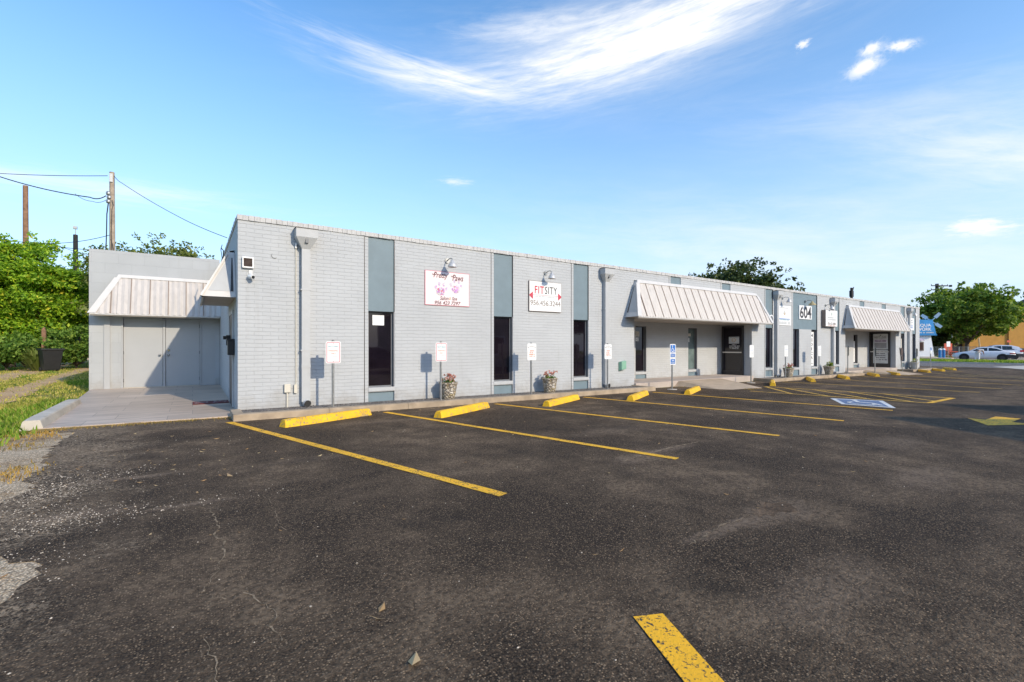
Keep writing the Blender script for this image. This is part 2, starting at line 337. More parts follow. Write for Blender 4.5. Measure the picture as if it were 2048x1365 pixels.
def stone_pot():
    m, nt, b = newmat('pebble_dash')
    p = objc(nt)
    vo = nt.nodes.new('ShaderNodeTexVoronoi'); vo.inputs['Scale'].default_value = 15; L(nt, p, vo.inputs['Vector'])
    ve = nt.nodes.new('ShaderNodeTexVoronoi'); ve.feature = 'DISTANCE_TO_EDGE'; ve.inputs['Scale'].default_value = 15; L(nt, p, ve.inputs['Vector'])
    sx = nt.nodes.new('ShaderNodeSeparateColor'); L(nt, vo.outputs['Color'], sx.inputs[0])
    r = ramp(nt, sx.outputs[0], [(0, (0.42, 0.35, 0.26)), (0.4, (0.60, 0.54, 0.46)), (0.8, (0.52, 0.42, 0.25)), (1, (0.70, 0.65, 0.58))])
    e = ramp(nt, ve.outputs['Distance'], [(0.02, (0.45, 0.41, 0.36)), (0.12, (1, 1, 1))])
    c = mixc(nt, 1.0, r.outputs[0], e.outputs[0], 'MULTIPLY')
    L(nt, c, b.inputs['Base Color']); b.inputs['Roughness'].default_value = 0.85
    e2 = ramp(nt, ve.outputs['Distance'], [(0.0, (0, 0, 0)), (0.25, (1, 1, 1))])
    bump(nt, b, e2.outputs[0], 1.0, 0.03)
    return m
M_POT = stone_pot()
M_POTWHITE = plain('pale_planter_concrete', (0.52, 0.51, 0.48), 0.8, var=0.12, scale=6, bumpd=0.006, bscale=30)

def tile_mat():
    m, nt, b = newmat('wood_look_tile')
    g = nt.nodes.new('ShaderNodeNewGeometry')
    mp = nt.nodes.new('ShaderNodeMapping'); mp.inputs['Rotation'].default_value = (0, 0, 0); L(nt, g.outputs['Position'], mp.inputs[0])
    br = nt.nodes.new('ShaderNodeTexBrick'); L(nt, mp.outputs[0], br.inputs['Vector'])
    br.inputs['Scale'].default_value = 1; br.inputs['Brick Width'].default_value = 1.2; br.inputs['Row Height'].default_value = 0.6
    br.inputs['Mortar Size'].default_value = 0.006; br.inputs['Bias'].default_value = 0; br.offset = 0.33
    br.inputs['Color1'].default_value = (0.46, 0.365, 0.28, 1); br.inputs['Color2'].default_value = (0.56, 0.45, 0.355, 1); br.inputs['Mortar'].default_value = (0.30, 0.24, 0.19, 1)
    st = nt.nodes.new('ShaderNodeMapping'); st.inputs['Scale'].default_value = (0.9, 11, 1); L(nt, g.outputs['Position'], st.inputs[0])
    n1 = noise(nt, st.outputs[0], 1.2, 6, 0.65)
    r = ramp(nt, n1, [(0.32, (0.60, 0.57, 0.55)), (0.5, (0.98, 0.97, 0.96)), (0.66, (1.22, 1.2, 1.18))])
    c = mixc(nt, 1.0, br.outputs['Color'], r.outputs[0], 'MULTIPLY')
    L(nt, c, b.inputs['Base Color']); b.inputs['Roughness'].default_value = 0.5
    return m
M_TILE = tile_mat()

def leaf_mat(name, stops, trans=0.35):
    m, nt, b = newmat(name)
    g = nt.nodes.new('ShaderNodeNewGeometry')
    r = ramp(nt, g.outputs['Random Per Island'], stops)
    n1 = noise(nt, g.outputs['Position'], 0.8, 3)
    r2 = ramp(nt, n1, [(0.3, (0.7, 0.75, 0.7)), (0.7, (1.2, 1.15, 1.1))])
    c = mixc(nt, 1.0, r.outputs[0], r2.outputs[0], 'MULTIPLY')
    L(nt, c, b.inputs['Base Color']); b.inputs['Roughness'].default_value = 0.55
    b.inputs['Specular IOR Level'].default_value = 0.3
    tr = nt.nodes.new('ShaderNodeBsdfTranslucent'); 
    c2 = mixc(nt, 1.0, c, (1.2, 1.25, 0.5), 'MULTIPLY'); L(nt, c2, tr.inputs[0])
    mx = nt.nodes.new('ShaderNodeMixShader'); mx.inputs[0].default_value = trans
    L(nt, b.outputs[0], mx.inputs[1]); L(nt, tr.outputs[0], mx.inputs[2])
    out = [n for n in nt.nodes if n.type == 'OUTPUT_MATERIAL'][0]
    L(nt, mx.outputs[0], out.inputs[0])
    return m
M_LEAFBRIGHT = leaf_mat('bright_green_leaves', [(0, (0.108, 0.225, 0.017)), (0.5, (0.262, 0.446, 0.030)), (0.93, (0.491, 0.631, 0.043)), (0.985, (0.675, 0.631, 0.062)), (1.0, (0.739, 0.632, 0.062))])
M_LEAFMID = leaf_mat('mid_green_leaves', [(0, (0.065, 0.140, 0.021)), (0.6, (0.153, 0.267, 0.041)), (1.0, (0.306, 0.408, 0.076))])
M_LEAFDARK = leaf_mat('oak_leaves', [(0, (0.033, 0.051, 0.014)), (0.6, (0.065, 0.100, 0.027)), (1.0, (0.155, 0.173, 0.055))], 0.25)
M_LEAFOLIVE = leaf_mat('olive_leaves', [(0, (0.105, 0.140, 0.031)), (0.6, (0.193, 0.236, 0.053)), (1.0, (0.297, 0.315, 0.105))])
M_LEAFRIGHT = leaf_mat('street_tree_leaves', [(0, (0.059, 0.118, 0.019)), (0.6, (0.147, 0.248, 0.032)), (1.0, (0.378, 0.448, 0.081))])
M_LIME = leaf_mat('lime_leaves', [(0, (0.14, 0.22, 0.02)), (1, (0.34, 0.38, 0.05))])
M_PETALPINK = leaf_mat('pink_petals', [(0, (0.55, 0.13, 0.12)), (0.5, (0.62, 0.28, 0.25)), (1, (0.72, 0.55, 0.48))], 0.2)
M_PETALWHITE = leaf_mat('white_petals', [(0, (0.62, 0.60, 0.62)), (1, (0.78, 0.76, 0.78))], 0.2)
M_GRASS = leaf_mat('grass_blades', [(0, (0.136, 0.248, 0.023)), (0.55, (0.251, 0.391, 0.043)), (0.85, (0.386, 0.444, 0.077)), (1, (0.657, 0.498, 0.193))])
M_GRASSDRY = leaf_mat('dry_grass_blades', [(0, (0.288, 0.342, 0.054)), (0.5, (0.486, 0.450, 0.090)), (1, (0.720, 0.540, 0.216))])
M_STRAWBLADE = leaf_mat('straw_blades', [(0, (0.34, 0.20, 0.05)), (0.6, (0.50, 0.32, 0.09)), (0.9, (0.56, 0.40, 0.16)), (1, (0.22, 0.24, 0.04))])
M_LITTER = leaf_mat('fallen_leaves', [(0, (0.34, 0.18, 0.07)), (0.6, (0.52, 0.34, 0.17)), (1, (0.62, 0.48, 0.28))], 0.1)
M_STONES = plain('pale_stones', (0.68, 0.56, 0.42), 0.9, var=0.3, scale=3)

# ------------------------------------------------------------------ mesh building
class MB:
    def __init__(s): s.v = []; s.f = []; s.m = []; s.mats = []
    def mi(s, mat):
        if mat not in s.mats: s.mats.append(mat)
        return s.mats.index(mat)
    def add(s, verts, faces, mat):
        o = len(s.v); i = s.mi(mat)
        s.v += [tuple(v) for v in verts]
        for f in faces: s.f.append(tuple(o + k for k in f)); s.m.append(i)
        return s
    def box(s, x0, x1, y0, y1, z0, z1, mat, M=None):
        v = [Vector(p) for p in ((x0,y0,z0),(x1,y0,z0),(x1,y1,z0),(x0,y1,z0),(x0,y0,z1),(x1,y0,z1),(x1,y1,z1),(x0,y1,z1))]
        if M: v = [M @ p for p in v]
        return s.add(v, [(0,3,2,1),(4,5,6,7),(0,1,5,4),(1,2,6,5),(2,3,7,6),(3,0,4,7)], mat)
    def quad(s, pts, mat): return s.add(pts, [tuple(range(len(pts)))], mat)
    def prism(s, poly, axis, a, b, mat):   # poly of 2D points extruded along axis
        def P(p, t):
            return {'x': (t, p[0], p[1]), 'y': (p[0], t, p[1]), 'z': (p[0], p[1], t)}[axis]
        n = len(poly); v = [P(p, a) for p in poly] + [P(p, b) for p in poly]
        f = [tuple(range(n))[::-1], tuple(range(n, 2*n))] + [(i, (i+1) % n, n + (i+1) % n, n + i) for i in range(n)]
        return s.add(v, f, mat)
    def tube(s, pts, r, mat, n=8, cap=True):
        pts = [Vector(p) for p in pts]
        rs = r if isinstance(r, (list, tuple)) else [r] * len(pts)
        rings = []; up = Vector((0.123, 0.35, 1)).normalized()
        for i, p in enumerate(pts):
            t = (pts[min(i+1, len(pts)-1)] - pts[max(i-1, 0)]).normalized()
            a = t.cross(up)
            if a.length < 1e-3: a = t.cross(Vector((1, 0, 0)))
            a.normalize(); b = t.cross(a)
            rings.append([p + (a*math.cos(2*PI*k/n) + b*math.sin(2*PI*k/n))*rs[i] for k in range(n)])
        v = [q for R in rings for q in R]; f = []
        for i in range(len(rings)-1):
            for k in range(n):
                f.append((i*n+k, i*n+(k+1) % n, (i+1)*n+(k+1) % n, (i+1)*n+k))
        if cap: f += [tuple(range(n))[::-1], tuple((len(rings)-1)*n+k for k in range(n))]
        return s.add(v, f, mat)
    def lathe(s, prof, mat, n=20, c=(0,0,0), cap=True):
        v = []; f = []
        for r, z in prof:
            v += [(c[0]+r*math.cos(2*PI*k/n), c[1]+r*math.sin(2*PI*k/n), c[2]+z) for k in range(n)]
        for i in range(len(prof)-1):
            for k in range(n): f.append((i*n+k, i*n+(k+1) % n, (i+1)*n+(k+1) % n, (i+1)*n+k))
        if cap: f += [tuple(range(n))[::-1], tuple((len(prof)-1)*n+k for k in range(n))]
        return s.add(v, f, mat)
    def build(s, name, parent=None, smooth=False, origin=None, bevel=0):
        me = bpy.data.meshes.new(name)
        o = bpy.data.objects.new(name, me)
        off = Vector(origin) if origin is not None else Vector((0, 0, 0))
        me.from_pydata([tuple(Vector(v) - off) for v in s.v], [], s.f)
        for m in s.mats: me.materials.append(m)
        me.polygons.foreach_set('material_index', s.m)
        if smooth: me.polygons.foreach_set('use_smooth', [True] * len(s.f))
        me.update()
        COL.objects.link(o)
        if parent is not None:
            o.parent = parent
            if origin is None:
                pass
        elif origin is not None:
            o.location = off
        if bevel:
            md = o.modifiers.new('edge', 'BEVEL'); md.width = bevel; md.segments = 2; md.limit_method = 'ANGLE'; md.angle_limit = 0.6
        return o
def tag(o, label=None, cat=None, group=None, kind=None):
    if label: o['label'] = label
    if cat: o['category'] = cat
    if group: o['group'] = group
    if kind: o['kind'] = kind
    return o
def thing(name, loc, label, cat, group=None, rz=0.0):
    o = bpy.data.objects.new(name, None); o.empty_display_size = 0.2
    COL.objects.link(o); o.location = loc; o.rotation_euler = (0, 0, rz)
    return tag(o, label, cat, group)
def kids(o): return [c for c in bpy.data.objects if c.parent == o]
def copy_tree(o, parent=None):
    c = o.copy(); COL.objects.link(c)
    if parent: c.parent = parent
    for ch in kids(o): copy_tree(ch, c)
    return c
def structure(o): o['kind'] = 'structure'; return o

def text_faces(body, shear=0.0, bold=0.0, spacing=1.0):
    cu = bpy.data.curves.new('t', 'FONT'); cu.body = body; cu.shear = shear; cu.offset = bold; cu.space_character = spacing
    cu.resolution_u = 3
    ob = bpy.data.objects.new('t', cu); COL.objects.link(ob)
    dg = bpy.context.evaluated_depsgraph_get(); dg.update()
    me = bpy.data.meshes.new_from_object(ob.evaluated_get(dg))
    vs = [(v.co.x, v.co.y) for v in me.vertices]; fs = [tuple(p.vertices) for p in me.polygons]
    bpy.data.objects.remove(ob); bpy.data.curves.remove(cu); bpy.data.meshes.remove(me)
    return vs, fs
def add_text(mb, body, cx, cz, w, h, mat, y=0.0, shear=0.0, bold=0.0, spacing=1.0, fn=None):
    """lettering fitted into a w x h box centred on (cx, cz); faces -Y unless fn maps (u, v) elsewhere"""
    vs, fs = text_faces(body, shear, bold, spacing)
    if not vs: return
    x0 = min(v[0] for v in vs); x1 = max(v[0] for v in vs); y0 = min(v[1] for v in vs); y1 = max(v[1] for v in vs)
    kx = w / (x1 - x0); ky = h / (y1 - y0) if h else kx
    out = []
    for a, b_ in vs:
        u = cx + (a - (x0 + x1) / 2) * kx; v = cz + (b_ - (y0 + y1) / 2) * ky
        out.append(fn(u, v) if fn else (u, y, v))
    mb.add(out, fs, mat)
def small_print(mb, cx, cz, w, h, mat, y, rnd, fn=None):
    """a line of print too small to read: a row of uneven marks"""
    x = cx - w/2
    while x < cx + w/2:
        ww = h * rnd.uniform(0.45, 0.8)
        if rnd.random() > 0.16:
            q = [(x, cz - h/2), (x + ww, cz - h/2), (x + ww, cz + h/2 * rnd.uniform(0.6, 1)), (x, cz + h/2 * rnd.uniform(0.6, 1))]
            mb.quad([fn(*p) if fn else (p[0], y, p[1]) for p in q], mat)
        x += ww + h * 0.22
def rrect(w, h, r, n=4):
    pts = []
    for cx, cy, a0 in ((w/2-r, h/2-r, 0), (-w/2+r, h/2-r, PI/2), (-w/2+r, -h/2+r, PI), (w/2-r, -h/2+r, 1.5*PI)):
        for k in range(n+1): pts.append((cx + r*math.cos(a0 + k*PI/2/n), cy + r*math.sin(a0 + k*PI/2/n)))
    return pts

def sheet(name, poly, dz, mat, jitter=0.0, step=0.0, kind='structure', thick=0.0, rnd=random):
    """flat sheet lying on the lot's own fall; poly is a list of (x, y)"""
    pts = []
    n = len(poly)
    for i in range(n):
        a = Vector(poly[i]); b = Vector(poly[(i+1) % n]); pts.append(a)
        if step:
            k = int((b-a).length / step)
            for j in range(1, k):
                p = a.lerp(b, j / k); pts.append(p + Vector((rnd.uniform(-jitter, jitter), rnd.uniform(-jitter, jitter))))
    bm = bmesh.new()
    f = bm.faces.new([bm.verts.new((p[0], p[1], 0)) for p in pts])
    f.normal_update()
    if f.normal.z < 0: f.normal_flip()
    for X in BREAKS:
        g = bm.verts[:] + bm.edges[:] + bm.faces[:]
        bmesh.ops.bisect_plane(bm, geom=g, plane_co=(X, 0, 0), plane_no=(1, 0, 0))
    if step: bmesh.ops.triangulate(bm, faces=bm.faces[:])
    for v in bm.verts: v.co.z = zg(v.co.x) + dz
    if thick:
        r = bmesh.ops.extrude_face_region(bm, geom=bm.faces[:])
        for v in [e for e in r['geom'] if isinstance(e, bmesh.types.BMVert)]: v.co.z += thick
        bmesh.ops.recalc_face_normals(bm, faces=bm.faces[:])
    me = bpy.data.meshes.new(name); bm.to_mesh(me); bm.free()
    me.materials.append(mat)
    o = bpy.data.objects.new(name, me); COL.objects.link(o); o['kind'] = kind
    return o
def line(name, p, q, w, mat, dz=0.016):
    a = Vector(p); b = Vector(q); t = (b-a).normalized(); n = Vector((-t.y, t.x)) * w/2
    return sheet(name, [a+n, a-n, b-n, b+n], dz, mat, jitter=0.004, step=0.35)

# ------------------------------------------------------------------ the ground
ground = sheet('ground', [(-160, -90), (330, -90), (330, 260), (-160, 260)], -0.004, M_SOIL)

lot_edge = [(-1.95, 10.83), (-2.0, 10.6), (-1.56, 10.21), (-1.60, 9.3), (-1.56, 8.53), (-1.38, 7.3), (-1.43, 7.01), (-1.30, 6.31), (-1.40, 5.8),
            (-1.9, 5.45), (-2.1, 4.9), (-1.5, 4.55), (-1.05, 4.47), (-0.85, 4.25), (-0.79, 3.94), (-0.83, 3.68), (-1.1, 3.45), (-1.6, 3.2), (-1.8, 2), (-2.2, 0), (-2.5, -6), (-2.5, -14)]
sheet('gravel_verge', [(-1.7, 10.75), (-2.35, 10.2), (-2.5, 9.0), (-3.1, 7.6), (-3.6, 6.0), (-4.2, 4.0), (-4.5, 1), (-4.5, -6), (-0.5, -6), (-0.3, 3), (-0.6, 7), (-0.8, 10.8)], 0.003, M_VERGE, 0.09, 0.16)
sheet('parking_lot', lot_edge + [(57.0, -14), (52.5, 60), (42.0, 60), (41.8, 12), (41.0, 10.6), (0.5, 10.8)], 0.010, M_ASPH, 0.065, 0.075)
sheet('street', [(47.5, -60), (56.2, -60), (56.2, 90), (47.5, 90)], 0.014, M_ROAD)
sheet('lawn_strip', [(56.2, 3.5), (56.2, 45), (63.0, 45), (63.0, 3.5)], 0.10, M_TURF, 0.05, 0.5)
sheet('kerb', [(55.95, 3.5), (55.95, 45), (56.2, 45), (56.2, 3.5)], 0.0, M_CONC, thick=0.12)
sheet('driveway_apron', [gnd(1985, 734.5), gnd(2100, 731), gnd(2160, 736), gnd(2060, 741)], 0.02, M_CONC)
sheet('far_paving', [(63.0, -40), (63.0, 60), (90, 60), (120, 20), (120, -40)], 0.012, M_PAVE)
# dirt track running away past the trees
def track(pxs, w0, w1):
    c = [Vector(gnd(*p)) for p in pxs]
    l_, r_ = [], []
    for i, p in enumerate(c):
        t = (c[min(i+1, len(c)-1)] - c[max(i-1, 0)]).normalized(); nn = Vector((-t.y, t.x))
        w = w0 + (w1-w0)*i/(len(c)-1)
        l_.append(p + nn*w/2); r_.append(p - nn*w/2)
    return l_ + r_[::-1], c
rut1, rc1 = track([(-60, 768), (0, 755), (60, 744), (120, 731), (178, 718), (215, 712)], 1.3, 2.2)
rut2, rc2 = track([(-60, 818), (0, 796), (50, 778), (95, 764), (140, 748), (185, 736)], 0.9, 0.9)
sheet('dirt_track', rut1, 0.004, M_DIRT, 0.12, 0.3); sheet('dirt_track', rut2, 0.006, M_DIRT, 0.12, 0.3)

# tiled patio in the corner between the two wings, falling towards the lot
pz = lambda y: 0.035 + (y - 10.8) * 0.011
mb = MB()
mb.add([(-2.12, 10.86, pz(10.8)), (BX0, 10.72, pz(10.8)), (BX0, 18.5, pz(18.5)), (-2.5, 18.5, pz(18.5)), (-2.12, 10.86, -0.1), (BX0, 10.72, -0.1), (BX0, 18.5, -0.1), (-2.5, 18.5, -0.1)],
       [(0, 1, 2, 3), (4, 5, 1, 0), (7, 4, 0, 3)], M_TILE)
structure(mb.build('patio'))
sheet('straw_edge', [(-2.2, 10.87), (-1.2, 10.83), (0.72, 10.73), (0.72, 10.64), (-0.6, 10.70), (-1.5, 10.66), (-2.15, 10.5)], 0.014, M_STRAW, 0.03, 0.08)

# kerbs with gravel beds against the facade
def bed(x0, x1, yk=10.05):
    mb = MB()
    for a, b in ((x0, x1),):
        n = int((b - a) / 1.5)
        for i in range(n):
            xa = a + (b-a)*i/n; xb = a + (b-a)*(i+1)/n
            j = random.uniform(-0.008, 0.008)
            z0, z1 = zg(xa), zg(xb)
            v = [(xa, yk+j, z0-0.1), (xb, yk+j, z1-0.1), (xb, yk+0.20, z1-0.1), (xa, yk+0.20, z0-0.1),
                 (xa, yk+0.02+j, z0+0.135), (xb, yk+0.02+j, z1+0.135), (xb, yk+0.20, z1+0.14), (xa, yk+0.20, z0+0.14)]
            mb.add(v, [(0,3,2,1),(4,5,6,7),(0,1,5,4),(1,2,6,5),(2,3,7,6),(3,0,4,7)], M_STONEPATH)
    for xe in (x0, x1 - 0.18):   # return kerbs at the ends
        mb.box(xe, xe+0.18, yk+0.2, D, zg(xe)-0.1, zg(xe)+0.138, M_STONEPATH)
    structure(mb.build('kerb', bevel=0.012))
    sheet('gravel_bed', [(x0+0.1, yk+0.15), (x1-0.1, yk+0.15), (x1-0.1, D+0.02), (x0+0.1, D+0.02)], 0.115, M_GRAVEL)
bed(0.62, 12.52); bed(19.95, 29.36); bed(36.82, 41.3)
# entrance slabs flush with the facade, and the concrete ramps in front of them
R1, R2 = (12.50, 19.95), (29.36, 36.81)
YB = 12.35
for k, (xa, xb) in enumerate((R1, R2)):
    mb = MB(); z = zg((xa+xb)/2) + 0.215
    for i in range(3):
        a = xa + (xb-xa)*i/3 + (0.006 if i else 0); b = xa + (xb-xa)*(i+1)/3
        mb.box(a, b, D-0.08, YB+0.05, -0.6, z, M_SLAB)
    structure(mb.build('entrance_slab', bevel=0.008))
    mb = MB(); g0 = zg(xa+3) + 0.0
    o = xa + 2.3
    v = [(o, D-0.085, z-0.012), (o+2.7, D-0.085, z-0.012), (o+1.75, 8.75, g0+0.02), (o+0.35, 8.9, g0+0.02), (o-0.25, D-0.085, g0-0.02), (o+2.95, D-0.085, g0-0.02), (o+1.85, 8.7, g0-0.02), (o+0.05, 9.0, g0-0.02)]
    mb.add(v, [(0, 1, 2, 3)[::-1], (4, 0, 3, 7)[::-1], (1, 5, 6, 2)[::-1], (7, 3, 2, 6)[::-1]], M_TANCONC)
    structure(mb.build('ramp'))

# ------------------------------------------------------------------ painted markings
stripes = [((0.55, 10.02), (2.42, 3.70)), ((3.39, 9.80), (5.03, 3.71)), ((6.16, 9.80), (7.73, 3.80)), ((9.11, 9.82), (10.39, 3.90)), ((11.98, 9.75), (13.1, 3.95)),
           ((15.04, 8.31), (15.72, 3.98)), ((17.27, 8.99), (17.91, 4.01)), ((20.4, 9.9), (21.04, 4.05)), ((24.26, 9.9), (23.63, 3.99)), ((28.09, 9.9), (26.74, 3.98)), ((31.4, 9.9), (30.3, 3.9))]
for i, (p, q) in enumerate(stripes):
    line('parking_line', p, q, 0.125, M_LINE if i < 5 else M_LINEFAR)
line('parking_line', gnd(1763, 749.5), gnd(1936, 759), 0.12, M_LINEFAR)
line('parking_line', gnd(1893, 744.6), gnd(1925, 744.2), 0.12, M_LINEFAR)
nx = Vector((1.955, 1.62)); fx = Vector((1.765, 1.185)); dd = (nx-fx).normalized()
line('parking_line', nx, nx - dd*5, 0.165, M_LINENEAR)
# hatched aisle beside the accessible stall
hl = (Vector((15.04, 8.31)), Vector((15.72, 3.98))); hr = (Vector((17.27, 8.99)), Vector((17.91, 4.01)))
line('aisle_hatch', hl[1], hr[1], 0.14, M_LINE, 0.018)
for a, b in ((0.0, 0.28), (0.12, 0.50), (0.30, 0.72), (0.50, 0.93), (0.68, 1.0)):
    p = hr[0].lerp(hr[1], a); q = hl[0].lerp(hl[1], b)
    if a > 0.6: q = hl[1].lerp(hr[1], 0.3)
    line('aisle_hatch', p, q, 0.105, M_LINEFAR, 0.0175)
for k in range(6):
    p = Vector(gnd(1868 + 30*k, 747.5 + k*1.2)); q = p + Vector((-2.6, -1.6))
    line('aisle_hatch', p, q, 0.16, M_LINEFADED, 0.0175)
line('aisle_hatch', gnd(1855, 746.5), gnd(2060, 755), 0.12, M_LINEFADED, 0.018)
# accessible-stall symbol
TLc, TRc, BRc, BLc = Vector((14.8, 5.89)), Vector((15.32, 4.84)), Vector((13.67, 4.06)), Vector((13.47, 5.10))
def iso(u, v):   # u along the short side (0..1), v away from the reader's feet (0..1)
    return BLc.lerp(BRc, u).lerp(TLc.lerp(TRc, u), v)
def isopoly(pts, dz, mat): sheet('stall_symbol', [iso(*p) for p in pts], dz, mat)
isopoly([(0,0),(1,0),(1,1),(0,1)], 0.016, M_MARKWHITE)
isopoly([(0.10,0.10),(0.90,0.10),(0.90,0.90),(0.10,0.90)], 0.020, M_MARKBLUE)
def isoline(pts, w):
    for (a, b) in zip(pts[:-1], pts[1:]):
        a = Vector(a); b = Vector(b); t = (b-a).normalized(); n = Vector((-t.y, t.x))*w/2
        isopoly([a+n-t*w*0.3, a-n-t*w*0.3, b-n+t*w*0.3, b+n+t*w*0.3], 0.024, M_MARKWHITE)
isoline([(0.42,0.82),(0.44,0.5),(0.68,0.48),(0.80,0.22)], 0.09)
arc = [(0.46 + 0.24*math.cos(t), 0.34 + 0.2*math.sin(t)) for t in [2.2 + k*4.2/9 for k in range(10)]]
isoline(arc, 0.07)
isopoly([(0.42 + 0.075*math.cos(k*PI/5), 0.84 + 0.05*math.sin(k*PI/5)) for k in range(10)], 0.028, M_MARKWHITE)
# direction arrow
sheet('direction_arrow', [(12.0, 2.22), (12.95, 2.68), (12.95, 2.42), (13.75, 2.42), (13.75, 2.06), (12.95, 2.06), (12.95, 1.76)], 0.016, M_LINE, 0.006, 0.2)
# cracks and stains in the asphalt
def crack(pts, w):
    rnd = random.Random(len(pts)); P = []
    for a, b in zip(pts[:-1], pts[1:]):
        a = Vector(a); b = Vector(b); k = max(2, int((b-a).length/0.035))
        for j in range(k): P.append(a.lerp(b, j/k) + Vector((rnd.uniform(-.012, .012), rnd.uniform(-.012, .012))))
    l_, r_ = [], []
    for i, p in enumerate(P):
        t = (P[min(i+1, len(P)-1)] - P[max(i-1, 0)]).normalized(); n = Vector((-t.y, t.x)); ww = 0.8*w*rnd.choice((0.15, 0.3, 0.6, 1.0))
        l_.append(p+n*ww/2); r_.append(p-n*ww/2)
    mb = MB()
    for i in range(len(P)-1):
        mb.quad([(q[0], q[1], zg(q[0])+0.0135) for q in (l_[i], r_[i], r_[i+1], l_[i+1])], M_CRACKDUST)
    structure(mb.build('asphalt_crack'))
for c, w in (([(0.13, 4.75), (0.14, 4.63), (0.17, 4.23), (0.13, 4.07), (0.19, 3.94), (0.18, 3.7), (0.12, 3.4), (0.05, 3.2), (0.06, 3.13)], 0.022), ([(0.04, 2.66), (0.06, 2.56), (0.08, 2.44), (0.09, 2.28), (0.12, 2.1)], 0.016),
          ([(0.24, 3.05), (0.28, 2.98), (0.33, 2.83), (0.36, 2.72), (0.32, 2.62), (0.35, 2.48), (0.37, 2.42)], 0.014), ([(0.08, 3.1), (0.17, 2.99)], 0.014),
          ([(4.4, 4.02), (5.02, 4.12), (5.6, 4.20), (6.26, 4.22)], 0.05), ([(0.55, 4.9), (0.59, 4.6), (0.56, 4.2), (0.58, 3.84)], 0.010), ([(2.9, 2.04), (3.4, 2.12), (3.95, 2.12)], 0.02)): crack(c, w)
sheet('dirt_stain', [(3.90, 2.14), (4.02, 2.20), (4.12, 2.22), (4.30, 2.21), (4.42, 2.10), (4.36, 2.05), (4.33, 1.98), (4.20, 1.97), (4.10, 2.03), (3.98, 2.02), (3.88, 2.06)], 0.0125, M_RUST, 0.05, 0.035)

# ------------------------------------------------------------------ the office building
BLD = thing('office_building', (20, D, 0), 'long low office building of pale grey painted brick with blue strips and awnings', 'office building')
BO = (20, D, 0)
def bpart(mb, name, parent=None, **kw):
    o = mb.build(name, parent or BLD, origin=BO, **kw)
    return o
def bsub(mb, name, parent, **kw): return mb.build(name, parent, origin=BO, **kw)

WIN = [3.39, 6.84, 9.74, 21.07, 27.97, 37.73, 39.85]   # left edges of the full-height window strips
WW = 0.63
ZW0, ZW1, ZP0, ZP1, ZL0, ZL1 = 0.43, 2.225, 2.225, 3.955, 0.05, 0.325
strip_holes = []
for x in WIN: strip_holes += [(x, x+WW, ZP0, ZP1, 0.03), (x, x+WW, ZW0, ZW1, 0.13), (x, x+WW, ZL0, ZL1, 0.05)]
strip_holes += [(23.57, 26.03, ZP0, ZP1, 0.03)]
for x in (23.57, 25.42): strip_holes += [(x, x+0.61, ZW0-0.05, ZW1, 0.13), (x, x+0.61, ZL0-0.05, ZL1-0.05, 0.05)]
for x in (14.45, 17.72, 31.30, 34.55): strip_holes += [(x, x+0.60, 3.35, ZP1, 0.03)]
for xa, xb in (R1, R2): strip_holes += [(xa, xb, -0.8, 2.36, None)]
def wall_front(mb, x0, x1, z0, z1, y, holes, mat, reveal):
    xs = sorted({x0, x1} | {h[0] for h in holes} | {h[1] for h in holes}); zs = sorted({z0, z1} | {h[2] for h in holes} | {h[3] for h in holes})
    def inh(x, z): return any(h[0] < x < h[1] and h[2] < z < h[3] for h in holes)
    idx = {}
    V = []; Fc = []
    def vid(x, z):
        if (x, z) not in idx: idx[(x, z)] = len(V); V.append((x, y, z))
        return idx[(x, z)]
    for i in range(len(xs)-1):
        for j in range(len(zs)-1):
            if not inh((xs[i]+xs[i+1])/2, (zs[j]+zs[j+1])/2):
                Fc.append((vid(xs[i], zs[j]), vid(xs[i+1], zs[j]), vid(xs[i+1], zs[j+1]), vid(xs[i], zs[j+1])))
    mb.add(V, Fc, mat)
    for h in holes:
        if h[4] is None: continue
        a, b, c, d_, dep = h; y2 = y + dep
        mb.add([(a,y,c),(b,y,c),(b,y,d_),(a,y,d_),(a,y2,c),(b,y2,c),(b,y2,d_),(a,y2,d_)], [(0,1,5,4),(1,2,6,5),(2,3,7,6),(3,0,4,7)], reveal)
mb = MB()
wall_front(mb, BX0, BX1, -0.8, 3.96, D, strip_holes, M_BRICK, M_BRICK)
# side and rear walls and the two entrance recesses
mb.add([(BX0, D, -0.5), (BX0, 32, -0.5), (BX0, 32, 3.96), (BX0, D, 3.96)], [(0, 3, 2, 1)], M_BRICK)
mb.add([(BX1, D, -0.8), (BX1, 32, -0.8), (BX1, 32, 3.96), (BX1, D, 3.96)], [(0, 1, 2, 3)], M_BRICK)
mb.add([(BX0, 32, -0.8), (BX1, 32, -0.8), (BX1, 32, 3.96), (BX0, 32, 3.96)], [(1, 0, 3, 2)], M_BRICK)
RW = {0: (14.17, 17.48), 1: (31.0, 34.33)}   # windows in the recess back walls
for k, (xa, xb) in enumerate((R1, R2)):
    hs = []
    for x in RW[k]: hs += [(x, x+0.63, 0.40, 2.18, 0.13), (x, x+0.63, 0.10, 0.30, 0.05)]
    if k: hs = [(a, b, c-0.08, d_-0.05, e) for a, b, c, d_, e in hs]
    wall_front(mb, xa, xb, -0.4, 2.36, YB, hs, M_BRICK, M_BRICK)
    mb.add([(xb, D, -0.4), (xb, YB, -0.4), (xb, YB, 2.36), (xb, D, 2.36)], [(0, 3, 2, 1)], M_BRICK)
    mb.add([(xa, D, -0.4), (xa, YB, -0.4), (xa, YB, 2.36), (xa, D, 2.36)], [(0, 1, 2, 3)], M_BRICK)
bpart(mb, 'brick_wall')
mb = MB()
